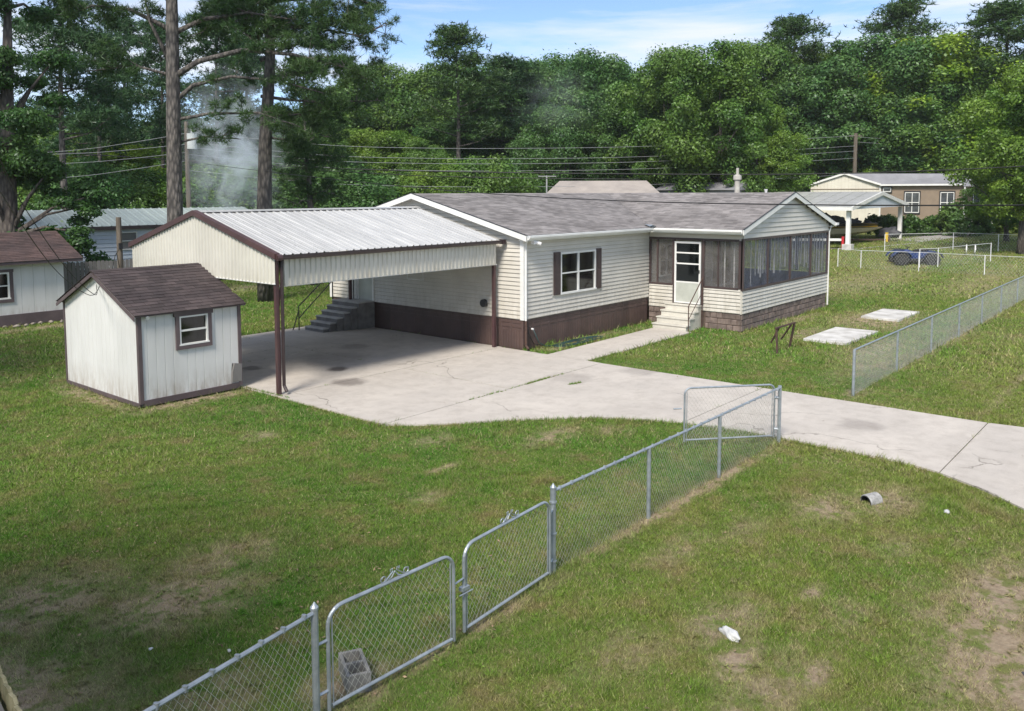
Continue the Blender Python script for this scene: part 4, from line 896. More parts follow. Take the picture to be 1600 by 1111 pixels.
cable('service_cable', 'black cable drooping over the shingle roof of the home', [[24.1, 43.8, 6.5], [20.23, 28.89, 5.5], [17.65, 18.93, 4.9], [16.28, 13.68, 4.65], [15.12, 9.21, 4.52], [13.99, 4.84, 4.49], [13.06, 1.25, 4.53], [12.5, -2, 4.6]], .011)
cable('service_cable', 'black cable just below the thickest one, ending at the home roof', [[24.1, 43.8, 6.5], [28.03, 37.1, 5.97], [31.63, 30.97, 5.58], [36.68, 22.35, 5.38]], .02)
W = [[[24.12, 43.79, 8.14], [31.4, 41.51, 7.66], [37.08, 39.73, 7.62], [44.52, 37.4, 7.79], [55.63, 33.92, 8.24], [69.4, 29.6, 9.12], [80.91, 26.0, 9.97]],
     [[24.11, 43.8, 7.58], [31.39, 41.52, 7.04], [37.07, 39.74, 6.97], [44.52, 37.4, 7.08], [55.64, 33.92, 7.46], [69.43, 29.59, 8.25], [80.96, 25.98, 9.02]],
     [[24.1, 43.8, 7.3], [31.38, 41.52, 6.73], [37.07, 39.74, 6.64], [44.52, 37.4, 6.73], [55.64, 33.91, 7.07], [69.45, 29.59, 7.81], [80.98, 25.97, 8.55]],
     [[24.09, 43.8, 6.91], [31.37, 41.52, 6.31], [37.06, 39.74, 6.19], [44.52, 37.4, 6.24], [55.65, 33.91, 6.53], [69.46, 29.58, 7.21], [81.01, 25.96, 7.89]],
     [[24.06, 43.81, 6.02], [31.35, 41.53, 5.35], [37.05, 39.74, 5.17], [44.51, 37.4, 5.14], [55.67, 33.91, 5.31], [69.51, 29.57, 5.84], [81.08, 25.94, 6.4]]]
names = ['topmost', 'second from top', 'third from top', 'fourth from top', 'lowest']
for k, p in enumerate(W): cable('power_line', names[k]+' of the thin pale wires strung between the two utility poles', p, .014, 'pale_cable', 'pale wires between the two poles')
for k, p in enumerate(([[80.92, 25.99, 9.85], [92.05, 22.46, 9.99], [109.79, 16.83, 11.29], [132, 9.7, 13.2]], [[80.94, 25.99, 9.38], [92.08, 22.45, 9.47], [109.84, 16.81, 10.72], [132, 9.7, 12.1]])):
    cable('power_line', ('upper' if k == 0 else 'lower')+' thin wire running right from the far pole in front of the woods', p, .014, 'pale_cable')
for k, p in enumerate(([[24.12, 43.8, 8.07], [20.99, 44.16, 7.4], [17.89, 44.52, 6.88], [10, 45.4, 6.0]], [[24.1, 43.8, 7.47], [20.97, 44.16, 7.04], [17.89, 44.52, 6.74], [10, 45.3, 6.3]], [[24.09, 43.8, 7.01], [20.96, 44.17, 6.57], [17.87, 44.53, 6.26], [10, 45.3, 5.8]], [[24.07, 43.8, 6.55], [20.93, 44.17, 5.98], [17.84, 44.53, 5.55], [10, 45.2, 4.9]])):
    cable('power_line', ['highest', 'second highest', 'third highest', 'lowest'][k]+' thin pale wire running left from the transformer pole', p, .012, 'pale_cable', 'pale wires left of the transformer pole')
for k, dx in enumerate((0, .22)):
    cable('service_cable', ('left' if k == 0 else 'right')+' of two thin black wires drooping down to the small shed gable', [[3.2+dx, 12.0, 7.2], [4.6+dx, 14.3, 5.2], [5.78+dx, 16.2, 4.1], [6.99+dx, 17.9, 3.1], [8.0+dx*.5, 18.9, 2.48], [8.5, 19.5+dx, 2.62]], .008)
def pole(label, x, y, z0, h, r, arm=True):
    p = thing('utility_pole', label, 'pole', (x, y, z0)); MB().tube([(x, y, z0-.2), (x, y, z0+h)], [r, r*.75], 10).build('shaft', 'wood_pole', p)
    if arm: MB().beam((x-.5, y+.4, z0+h-.25), (x+.5, y-.4, z0+h-.25), .08, .1).build('crossarm', 'wood_pole', p)
    return p
p1 = pole('wooden utility pole with grey transformer can behind the carport', 24.1, 43.8, .1, 8.6, .15, False)
MB().tube([(24.3, 43.6, 7.2), (24.3, 43.6, 8.05)], .27, 14).build('transformer', 'transformer', p1); MB().tube([(24.3, 43.6, 8.05), (24.3, 43.6, 8.35)], .05, 8).build('bushing', 'transformer', p1)
p2 = pole('dark wooden utility pole rising behind the cream house against the woods', 80.95, 26.0, 1.7, 8.5, .22)
p3 = pole('short old wooden pole with dangling wire between the two sheds', 12.7, 27.6, 0, 3.95, .11, False)
MB().tube([(12.7, 27.5, 3.0), (12.4, 27.3, 2.7), (12.3, 27.3, 2.3), (12.45, 27.4, 2.0), (12.6, 27.45, 2.3), (12.5, 27.4, 2.8)], .012, 5).box(12.62, 27.42, 2.9, 12.72, 27.5, 3.1).build('loose_wire', 'smooth_black', p3)
an = tag(MB().tube([(43.4, 33.5, 1), (43.4, 33.5, 5.85)], .05, 6).beam((43.0, 33.9, 5.8), (43.9, 33.1, 5.8), .05, .05).build('antenna', 'pale_cable'), 'thin pale antenna mast behind the home roof', 'antenna')

# ---------------------------------------------------------------- background buildings
tr = thing('trailer_home', 'white sided trailer home with pale teal metal roof behind the sheds', 'house', (15, 43, 0))
siding(tr, 'y', 41.2, 2, 27, .3, 3.12, .2, 'white_siding', [(18.9, 19.9, 1.9, 2.9)])
MB().box(2, 41.22, .2, 27, 44.8, 3.1).build('wall', 'white_siding', tr)
window(tr, 'y', 41.18, 18.95, 19.85, 1.95, 2.85, cols=1, dark=False); MB().box(18.95, 41.2, 1.95, 19.85, 41.215, 2.85).build('dark_interior', 'porch_floor', tr)
roof_sheets(tr, 1.8, 27.2, 40.9, 3.16, 43.2, 3.95, 'teal_roof', .45, .04, 1.8); roof_sheets(tr, 1.8, 27.2, 45.3, 3.16, 43.2, 3.95, 'teal_roof', .45, .04, 1.8)
MB().box(1.8, 40.88, 2.98, 27.2, 40.93, 3.15).build('fascia', 'dark_gutter', tr)
bgr = thing('far_house', 'low far house of which only the tan roof shows over the home ridge', 'house', (50, 34, 0))
dxv = Vector((4.07, -6.08, 0)).normalized(); nv = Vector((.83, .556, 0))
P0 = Vector((47.6, 36.5, 0)); Wd = 7.6
def Q(u, v, z): return P0+dxv*u+nv*v+Vector((0, 0, z))
MB().poly([Q(-.3, -.3, 4.6), Q(Wd+.3, -.3, 4.6), Q(Wd-.6, 2.5, 5.6), Q(.6, 2.5, 5.6)]).poly([Q(-.3, 5, 4.6), Q(Wd+.3, 5, 4.6), Q(Wd-.6, 2.5, 5.6), Q(.6, 2.5, 5.6)]).poly([Q(-.3, -.3, 4.6), Q(-.3, 5, 4.6), Q(.6, 2.5, 5.6)]).poly([Q(Wd+.3, -.3, 4.6), Q(Wd+.3, 5, 4.6), Q(Wd-.6, 2.5, 5.6)]).build('roof', 'tan_roof', bgr)
MB().prism([Q(0, 0, 0), Q(Wd, 0, 0), Q(Wd, 4.7, 0), Q(0, 4.7, 0)], (0, 0, 4.6)).build('wall', 'tan_wall', bgr)
# second far roof right of the first (dark, behind trunk)
bg2 = thing('far_shed', 'dark blue grey roofed outbuilding seen under the big trees over the home ridge', 'shed', (60, 30, 1))
MB().box(58.5, 27.5, .8, 62, 34, 4.9).build('wall', 'grey_roof', bg2); MB().prism([(58.2, 27.2, 4.9), (62.3, 27.2, 4.9), (60.2, 27.2, 5.5)], (0, 7, 0)).build('roof', 'grey_roof', bg2)
# cream house on the right
h2 = thing('cream_house', 'cream and tan house with two white french windows on the rise at right', 'house', (77, 22, 2))
e0 = Vector((75.0, 27.9, 0)); e1 = Vector((76.8, 22.45, 0)); dA = (e1-e0).normalized(); LA = (e1-e0).length; dB = Vector((.23, -.97, 0)).normalized()
dB = Vector((79.6, 13.5, 0))-e1; LB = dB.length; dB.normalize(); 
zb_, ze_, zr2 = 2.0, 5.4, 6.35
def H2(p, z): return (p.x, p.y, z)
nrmA = Vector((dB.x, dB.y, 0)); 
back = Vector((6.0, 3.0, 0))
# gable end wall (cream, boards) between e0 and e1 ; long tan wall from e1 toward right
midA = (e0+e1)/2
MB().poly([H2(e0, zb_), H2(e1, zb_), H2(e1, ze_), H2(midA, zr2-.05), H2(e0, ze_)]).build('wall', 'cream_siding', h2)
nb = 20
for k in range(nb):
    p = e0+dA*(LA*k/nb); q = e0+dA*(LA*(k+.92)/nb); o2 = Vector((-.03, -.015, 0))
    zt = lambda v: ze_+(zr2-ze_)*(1-abs(v-LA/2)/(LA/2))-.06
    MB().poly([H2(p+o2, zb_), H2(q+o2, zb_), H2(q+o2, zt(LA*(k+.92)/nb)), H2(p+o2, zt(LA*k/nb))]).build('siding_board', 'cream_siding', h2)
MB().beam(H2(e0+Vector((-.06, -.02, 0)), 4.98), H2(e1+Vector((-.06, -.02, 0)), 4.98), .03, .06).build('trim', 'tan_wall', h2)
MB().beam(H2(e1+Vector((-.05, -.03, 0)), zb_), H2(e1+Vector((-.05, -.03, 0)), ze_), .12, .12).build('corner_trim', 'white', h2)
MB().poly([H2(e1, zb_), H2(e1+dB*LB, zb_), H2(e1+dB*LB, ze_), H2(e1, ze_)]).build('wall', 'tan_wall', h2)
nO = Vector((-dB.y, dB.x, 0)); nO = nO if nO.dot(Vector((-1, -.3, 0))) > 0 else -nO
e2 = e1+dB*LB
perp = -nO*LA*1.0
MB().poly([H2(e0-dA*.3+nO*0-dA*.0+Vector((-.15, 0, 0)), ze_-.05), H2(midA+Vector((-.15, 0, 0)), zr2), H2(midA+dB*LB+Vector((2.8, 1, 0)), zr2), H2(e0+dB*LB+Vector((3, 2, 0)), ze_)]).build('roof', 'grey_roof', h2)
MB().poly([H2(e1+Vector((-.25, -.1, 0)), ze_-.03), H2(midA+Vector((-.15, 0, 0)), zr2), H2(midA+dB*LB+Vector((2.8, 1, 0)), zr2-.05), H2(e2+nO*.3, ze_)]).build('roof', 'grey_roof', h2)
MB().beam(H2(e0+Vector((-.2, .1, 0)), ze_-.04), H2(midA+Vector((-.2, 0, 0)), zr2), .06, .16).build('fascia', 'white', h2); MB().beam(H2(midA+Vector((-.2, 0, 0)), zr2), H2(e1+Vector((-.25, -.1, 0)), ze_-.04), .06, .16).build('fascia', 'white', h2); MB().beam(H2(e1+nO*.32, ze_-.08), H2(e2+nO*.32, ze_-.08), .05, .14).build('fascia', 'white', h2)
def h2win(u0, u1, z0, z1, cols=2, rows=2):
    a = e1+dB*u0+nO*.04; b = e1+dB*u1+nO*.04
    w_ = MB().beam(H2(a-dB*.06, z0-.06), H2(a-dB*.06, z1+.06), .07, .12).beam(H2(b+dB*.06, z0-.06), H2(b+dB*.06, z1+.06), .07, .12).beam(H2(a-dB*.1, z0-.1), H2(b+dB*.1, z0-.1), .07, .1).beam(H2(a-dB*.1, z1+.1), H2(b+dB*.1, z1+.1), .07, .1).build('window', 'dark_metal', h2)
    MB().poly([H2(a-nO*.02, z0), H2(b-nO*.02, z0), H2(b-nO*.02, z1), H2(a-nO*.02, z1)]).build('pane', surf_pane, w_)
    m = MB()
    for k in range(cols+1): p = a+(b-a)*(k/cols); m.beam(H2(p+nO*.02, z0), H2(p+nO*.02, z1), .05, .07)
    for k in range(rows+1): z = z0+(z1-z0)*k/rows; m.beam(H2(a+nO*.02, z), H2(b+nO*.02, z), .05, .06)
    m.build('window_frame', 'white', w_)
surf_pane = surf('dark_pane', (.05, .055, .06), (.09, .10, .11), 2, .08)
h2win(.25, .85, 4.75, 5.05, 1, 1); h2win(2.0, 3.1, 2.95, 4.65, 2, 2); h2win(4.75, 5.75, 2.95, 4.65, 2, 2)
h2win(7.2, 8.2, 3.2, 4.6, 2, 1)
# porch roof at right end
MB().prism([H2(e1+dB*6.3+nO*1.6, 5.15), H2(e2+nO*1.8, 5.15), H2(e2+nO*.2, 5.5), H2(e1+dB*6.3+nO*.2, 5.45)], (0, 0, .06)).build('porch_roof', 'grey_roof', h2)
for u in (6.4, 8.8): MB().beam(H2(e1+dB*u+nO*1.5, 2.6), H2(e1+dB*u+nO*1.5, 5.15), .1, .1).build('porch_post', 'white', h2)
MB().prism([H2(e1+dB*5.4+nO*.1, 1.6), H2(e2+nO*.1, 1.6), H2(e2+nO*2, 1.6), H2(e1+dB*5.4+nO*2, 1.6)], (0, 0, 1.0)).build('porch_deck', 'white_siding', h2)
wf = thing('white_fence', 'low white panel fence among shrubs in front of the cream house', 'fence', (77, 15, 1.5))
for k in range(5):
    a = Vector((74.0-.5*k, 16.0-1.05*k+.0, 0)) if False else Vector((75.2+.45*k, 15.9-1.0*k, 0)); b = a+Vector((.44, -.97, 0)); z = 1.45
    MB().prism([H2(a, z), H2(b, z), H2(b, z+1.35), H2(a, z+1.35)], (.05, .02, 0)).build('panel', 'white', wf)
# far carport with boat
bc = thing('boat_carport', 'white posted carport with grey metal roof sheltering a boat across the road', 'carport', (60, 18, 1))
pL, pR = Vector((57.7, 18.35, 0)), Vector((66.2, 18.3, 0))
pR = Vector((66.5, 17.95, 0)); pL = Vector((57.0, 18.6, 0))
bx = (pR-pL).normalized(); Lc = (pR-pL).length; bk = Vector((.62, .78, 0)); bk = Vector((-bx.y, bx.x, 0)) if Vector((-bx.y, bx.x, 0)).dot(Vector((1, 1, 0))) > 0 else Vector((bx.y, -bx.x, 0))
DZ = 9.0; zc = 1.0; ye, yr = 3.62, 4.62
for u, v in ((0, 0), (1, 0), (0, 1), (1, 1)):
    p = pL+bx*Lc*u+bk*DZ*v; z = float(terr(p.x, p.y)); MB().prism([H2(p+Vector((a, b, 0)), z-.1) for a, b in ((-.13, -.13), (.13, -.13), (.13, .13), (-.13, .13))], (0, 0, ye-z+.1)).build('post', 'white', bc)
MB().box(pL.x-.3, pL.y-.3, .85, pL.x+.3, pL.y+.3, 1.25).build('footing', 'bright_conc', bc)
f0, f1, fm = pL-bx*.5-bk*.4, pR+bx*.5-bk*.4, (pL+pR)/2-bk*.4
MB().poly([H2(pL-bk*.35, ye-.05), H2(pR-bk*.35, ye+.05), H2(fm+bk*.05, yr-.12)]).build('gable', 'white_siding', bc)
MB().beam(H2(f0, ye), H2(fm, yr), .1, .25).build('fascia', 'white', bc); MB().beam(H2(fm, yr), H2(f1, ye+.1), .1, .25).build('fascia', 'white', bc); MB().beam(H2(f0, ye-.02), H2(f0+bk*(DZ+.8), ye-.02), .1, .22).build('fascia', 'white', bc)
for k in range(10):
    a = DZ*k/10*1.09; b = DZ*(k+.97)/10*1.09
    MB().poly([H2(f0+bk*a, ye+.1), H2(f0+bk*b, ye+.1), H2(fm+bk*b, yr+.12), H2(fm+bk*a, yr+.12)]).build('roof_sheet', 'roof_metal', bc)
MB().poly([H2(f1, ye+.15), H2(f1+bk*(DZ+.8), ye+.15), H2(fm+bk*(DZ+.8), yr+.12), H2(fm, yr+.12)]).build('roof_sheet', 'roof_metal', bc)
# boat on trailer
def lerp(a, b, t): return a+(b-a)*t
bt = thing('boat', 'beige and dark speedboat with black cover parked under the far carport', 'boat', (60, 20, 1.3))
sB = Vector((57.9, 22.6, 0)); tB = Vector((62.0, 17.9, 0)); dd = (tB-sB).normalized(); pp = Vector((-dd.y, dd.x, 0)); LBt = (tB-sB).length
st_ = [(0, 1.0, .55), (.3, 1.05, .5), (.6, .95, .5), (.8, .65, .65), (.93, .3, .85), (1, .03, 1.05)]
def loft(prof, zk, zt, mat, name):
    m = MB(); 
    for (t, wv, kz) in prof:
        c = sB+dd*LBt*t
        for (s, z) in ((-wv, zt(t)), (-wv*.75, zk(t)+(zt(t)-zk(t))*.4), (0, zk(t)), (wv*.75, zk(t)+(zt(t)-zk(t))*.4), (wv, zt(t))): m.v.append(H2(c+pp*s, z))
    for i in range(len(prof)-1):
        for j in range(4): a = i*5+j; m.f.append((a, a+1, a+6, a+5))
        m.f.append((i*5, i*5+5, i*5+9, i*5+4))
    m.f.append((0, 1, 2, 3, 4)); m.build(name, mat, bt)
loft(st_, lambda t: 1.45+.75*t**3, lambda t: 2.15+.1*t, 'beige_hull', 'hull')
loft([(a, b*1.04, c) for a, b, c in st_[:5]], lambda t: 2.16+.1*t, lambda t: 2.24+.1*t, 'yellow', 'stripe')
loft([(a, b*1.02, c) for a, b, c in st_[:5]], lambda t: 2.25+.1*t, lambda t: 2.50+.05*t, 'tarp', 'gunwale')
for k, (t, s, r) in enumerate(((.12, .3, .75), (.3, -.1, .8), (.48, .1, .6), (.68, 0, .42), (.84, 0, .25))):
    c = sB+dd*LBt*t; o = blob('cover_lump', None, None, (0, 0, 0), (r, r, r*.7), 'tarp', seed=20+k); o.parent = bt; o.location = Vector((c.x, c.y, 2.45))-Vector((60, 20, 1.3)); o.name = 'cover'
MB().beam(H2(sB, 1.35), H2(tB+dd*.6, 1.35), .1, .1).beam(H2(tB+dd*.5, .95), H2(tB+dd*.5, 1.6), .12, .12).build('trailer_frame', 'rust', bt)
MB().beam(H2(tB+dd*.35, 1.0), H2(tB+dd*.35, 1.85), .16, .16).build('jack', 'yellow', bt)
for s in (-.9, .9):
    c = sB+dd*LBt*.25+pp*s; MB().tube([H2(c, 1.3), H2(c+pp*.2, 1.3)], .33, 14).build('wheel', 'black', bt)
om = blob('outboard_motor', 'dark engine shape beside the boat bow under the far carport', 'engine', (63.3, 17.7, 1.5), (.7, .45, .5), 'tarp', seed=40)
tl = thing('flat_trailer', 'low white flat trailer with a red jack beside the far carport post', 'trailer', (56.6, 19.2, .9))
MB().prism([(54.8, 21.6, 1.45), (56.9, 19.0, 1.45), (57.2, 19.3, 1.45), (55.1, 21.9, 1.45)], (0, 0, .15)).build('deck', 'white', tl); MB().beam((56.9, 18.9, .85), (56.9, 18.9, 1.75), .14, .14).build('jack', 'red', tl)
for x, y in ((55.3, 21.4), (56.3, 20.2)): MB().tube([(x, y, 1.15), (x+.15, y+.12, 1.15)], .27, 14).build('wheel', 'black', tl)

# quad bike
qb = thing('quad_bike', 'blue quad bike with knobbly black tyres parked in the far field', 'quad bike', (53.6, 13.6, .35), math.atan2(-3.7, 2.2))
qs = 1.15
def tyre(x, y, r=.36, w_=.26):
    t = MB().tube([(x, y-w_/2, r), (x, y-w_*.35, r), (x, y+w_*.35, r), (x, y+w_/2, r)], [r*.85, r, r, r*.85], 18).build('tyre', 'black', qb, local=True)
    for k in range(14):
        a = k*math.pi/7; MB().beam((x+math.cos(a)*(r-.01), y-w_*.4, r+math.sin(a)*(r-.01)), (x+math.cos(a)*(r-.01), y+w_*.4, r+math.sin(a)*(r-.01)), .05, .04).build('tread_lug', 'black', t, local=True)
    MB().tube([(x, y-w_/2-.01, r), (x, y+w_/2+.01, r)], r*.38, 12).build('rim', 'dark_metal', t, local=True)
for x in (-.75, .75):
    for y in (-.5, .5): tyre(x, y)
def arch(cx, sy, mat='blue'):
    m = MB(); pts = [(cx+.5*math.cos(a), .42+.42*math.sin(a)) for a in [math.pi*.05+i*math.pi*.9/8 for i in range(9)]]
    for (a, b) in zip(pts[:-1], pts[1:]): m.prism([(a[0], sy-.17, a[1]), (b[0], sy-.17, b[1]), (b[0], sy+.17, b[1]), (a[0], sy+.17, a[1])], (0, 0, .04))
    m.build('fender', mat, qb, local=True)
for x in (-.75, .75):
    for y in (-.47, .47): arch(x, y)
MB().prism([(-1.0, -.3, .55), (-.9, -.3, .86), (-.35, -.3, .95), (-.1, -.3, .8), (.5, -.3, .82), (.95, -.3, .88), (1.05, -.3, .6), (.4, -.3, .35), (-.4, -.3, .35)], (0, .6, 0)).build('body', 'blue', qb, local=True, bevel=.04)
MB().prism([(-.1, -.17, .82), (.55, -.17, .86), (.7, -.17, .95), (.6, -.17, 1.0), (0, -.17, .93)], (0, .34, 0)).build('seat', 'black', qb, local=True, bevel=.03)
MB().box(-.35, -.42, .25, .35, .42, .42).box(-.9, -.1, .3, .9, .1, .45).build('chassis', 'dark_metal', qb, local=True)
MB().tube([(-.35, -.4, 1.12), (-.3, -.2, 1.08), (-.3, .2, 1.08), (-.35, .4, 1.12)], .02, 6).tube([(-.4, 0, .9), (-.3, 0, 1.08)], .03, 6).build('handlebar', 'dark_metal', qb, local=True)
for cx in (-.85, .85):
    m = MB()
    for k in range(5): m.tube([(cx-.25+k*.125, -.35, .96), (cx-.25+k*.125, .35, .96)], .012, 5)
    m.tube([(cx-.27, -.35, .96), (cx+.27, -.35, .96)], .014, 5).tube([(cx-.27, .35, .96), (cx+.27, .35, .96)], .014, 5).build('rack', 'dark_metal', qb, local=True)
qb.scale = (qs, qs, qs*.86)
# discarded white ring loops near fence
tag(MB().tube([(57.5+.5*math.cos(a), 11.6+.1*math.cos(a), 1.15+.28*math.sin(a)) for a in [i*math.pi/8 for i in range(17)]], .04, 6).tube([(57.9+.45*math.cos(a), 11.2+.1*math.cos(a), 1.15+.26*math.sin(a)) for a in [i*math.pi/8 for i in range(17)]], .04, 6).build('hoop_frame', 'white'), 'pair of white hoops leaning in the far field right of the quad bike', 'hoop')

# ---------------------------------------------------------------- vegetation
def leaf_cloud(centres, radii, n, size, rg, flatten=1.0, upbias=.3, shell=.55, elong=1.6):
    centres = np.asarray(centres, float); radii = np.asarray(radii, float); K = len(centres)
    pr = radii**2; pr = pr/pr.sum(); idx = rg.choice(K, n, p=pr)
    d = rg.normal(size=(n, 3)); d[:, 2] += upbias*1.2; d /= np.linalg.norm(d, axis=1)[:, None]
    rr = shell+(1-shell)*rg.rand(n)**.6; rr = np.where(rg.rand(n) < .16, rr*(1+.45*rg.rand(n)), rr)
    P = centres[idx]+d*(radii[idx]*rr)[:, None]*np.array([1, 1, flatten])
    nrm = d+rg.normal(size=(n, 3))*.55; nrm[:, 2] += .35; nrm /= np.linalg.norm(nrm, axis=1)[:, None]
    t = np.cross(nrm, rg.normal(size=(n, 3))); t /= np.linalg.norm(t, axis=1)[:, None]; b = np.cross(nrm, t)
    s = size*(.6+.8*rg.rand(n))[:, None]
    V = np.stack([P-t*s*.5*elong, P-b*s*.42, P+t*s*.5*elong, P+b*s*.42], 1).reshape(-1, 3)
    Fq = np.arange(4*n).reshape(-1, 4); return V, Fq
def trunk_mesh(parent, Hh, r, limbs, mat, seed, lean=0, curve=.25):
    rg = random.Random(seed); m = MB(); pts = []; rs = []
    for k in range(9):
        t = k/8; pts.append((lean*t+curve*math.sin(t*3+seed), curve*math.cos(t*2.3+seed)-curve*math.cos(seed), Hh*t-.2)); rs.append(max(r*(1-.8*t)*(1.35 if k == 0 else 1), .03))
    m.tube(pts, rs, 9)
    for (z, tip) in limbs:
        t = min(z/Hh, .99); k = int(t*8); a = Vector(pts[k]).lerp(Vector(pts[min(k+1, 8)]), t*8-k); tip = Vector(tip); mid = a.lerp(tip, .5)+Vector((0, 0, -.12*(tip-a).length*.5+rg.uniform(-.2, .3)))
        m.tube([a, a.lerp(mid, .6), mid, tip], [r*(1-.8*t)*.5, r*.28*(1-.5*t), r*.2*(1-.4*t), .025], 6)
    return m.build('trunk', mat, parent, smooth=True, local=True)
def make_oak(seed, Hh=18.0, Rr=5.2, zlow=2.5, n=24000, size=.27, K=95):
    rg = np.random.RandomState(seed); root = bpy.data.objects.new('oak_tree', None); C = []; Rd = []
    zc = (Hh+zlow)/2; hz_ = (Hh-zlow)/2
    lob = rg.rand(6)*6
    while len(C) < K:
        d = rg.normal(size=3); d /= np.linalg.norm(d); rr = .45+.62*rg.rand()**.6
        az = math.atan2(d[1], d[0]); k = 1+.22*math.sin(az*2+lob[0])+.14*math.sin(az*3+lob[1]+d[2]*3)
        rad = .55+1.55*rg.rand()**1.3
        zz = zc+d[2]*rr*hz_*1.0; 
        wz = 1.0 if d[2] < .2 else 1-.25*(d[2]-.2)
        C.append((d[0]*rr*(Rr)*k*wz, d[1]*rr*(Rr)*k*wz, min(zz, Hh-rad*.7))); Rd.append(rad)
    V, Fq = leaf_cloud(C, Rd, n, size, rg, .78, shell=.3)
    cr_ = npmesh('crown', V, Fq, 'leaf', root)
    idx = rg.choice(K, 9); trunk_mesh(root, Hh*.8, .34, [(rg.uniform(Hh*.2, Hh*.6), C[i]) for i in idx], 'bark', seed)
    return root
def needle_tufts(P, n_per, ln, wd, rg, axis=None):
    n = len(P); Pn = np.repeat(P, n_per, 0); d = rg.normal(size=(n*n_per, 3)); d[:, 2] += .35; d /= np.linalg.norm(d, axis=1)[:, None]
    s = np.cross(d, rg.normal(size=d.shape)); s /= np.linalg.norm(s, axis=1)[:, None]
    L_ = ln*(.7+.6*rg.rand(len(d)))[:, None]
    V = np.stack([Pn-s*wd, Pn+s*wd, Pn+d*L_], 1).reshape(-1, 3); return V, np.arange(len(V)).reshape(-1, 3)
def make_pine(seed, Hh=20.0, zlow=9.0, Rr=3.6, tufts=3600, per=7, ln=.36, wd=.035, name='pine_tree'):
    rg = np.random.RandomState(seed); root = bpy.data.objects.new(name, None); P = []; limbs = []
    nb_ = 26
    for k in range(nb_):
        t = (k+rg.rand())/nb_; z = zlow+(Hh-zlow)*t; az = rg.rand()*6.28; L_ = Rr*(1.05-.75*t**1.5)*(.55+.6*rg.rand()); tip = np.array([math.cos(az)*L_, math.sin(az)*L_, z+L_*rg.uniform(-.12, .35)])
        limbs.append((z-.2, tip)); nt = int(tufts/nb_)
        nc = 5; cl = [np.array([0, 0, z])+(tip-np.array([0, 0, z]))*u+rg.normal(size=3)*[.5, .5, .22] for u in np.linspace(.5, 1.05, nc)]
        for c in cl: P.append(c+rg.normal(size=(nt//nc, 3))*np.array([.48, .48, .24])*(.7+.6*rg.rand()))
    P.append(np.array([0, 0, Hh-.4])+rg.normal(size=(tufts//12, 3))*[.6, .6, .4])
    P = np.vstack(P); V, Fq = needle_tufts(P, per, ln, wd, rg)
    npmesh('crown', V, Fq, 'needles', root); trunk_mesh(root, Hh*.97, .26, limbs, 'bark_pine', seed, curve=.2); return root
def copy_thing(src, loc, rz, sx, sz, label, cat, group=None, color=(1, 1, 1, 1), name=None):
    r = src.copy(); r.name = name or src.name.split('.')[0]; col.objects.link(r); r.location = loc; r.rotation_euler = (0, 0, rz); r.scale = (sx, sx, sz)
    for k in list(r.keys()): del r[k]
    tag(r, label, cat, group)
    for ch in CH[src.name]:
        c = ch.copy(); col.objects.link(c); c.parent = r; c.color = color if c.name.startswith('crown') else (1, 1, 1, 1)
    return r
protos = dict(oak=[make_oak(s, n=66000, size=.17, K=[110, 150, 85][s-11]) for s in (11, 12, 13)], low=[make_oak(21, 9, 4.2, .3, 30000, .17, 60)], pine=[make_pine(s) for s in (31, 32)])
CH = {}
for L0 in protos.values():
    for p in L0: CH[p.name] = children(p)
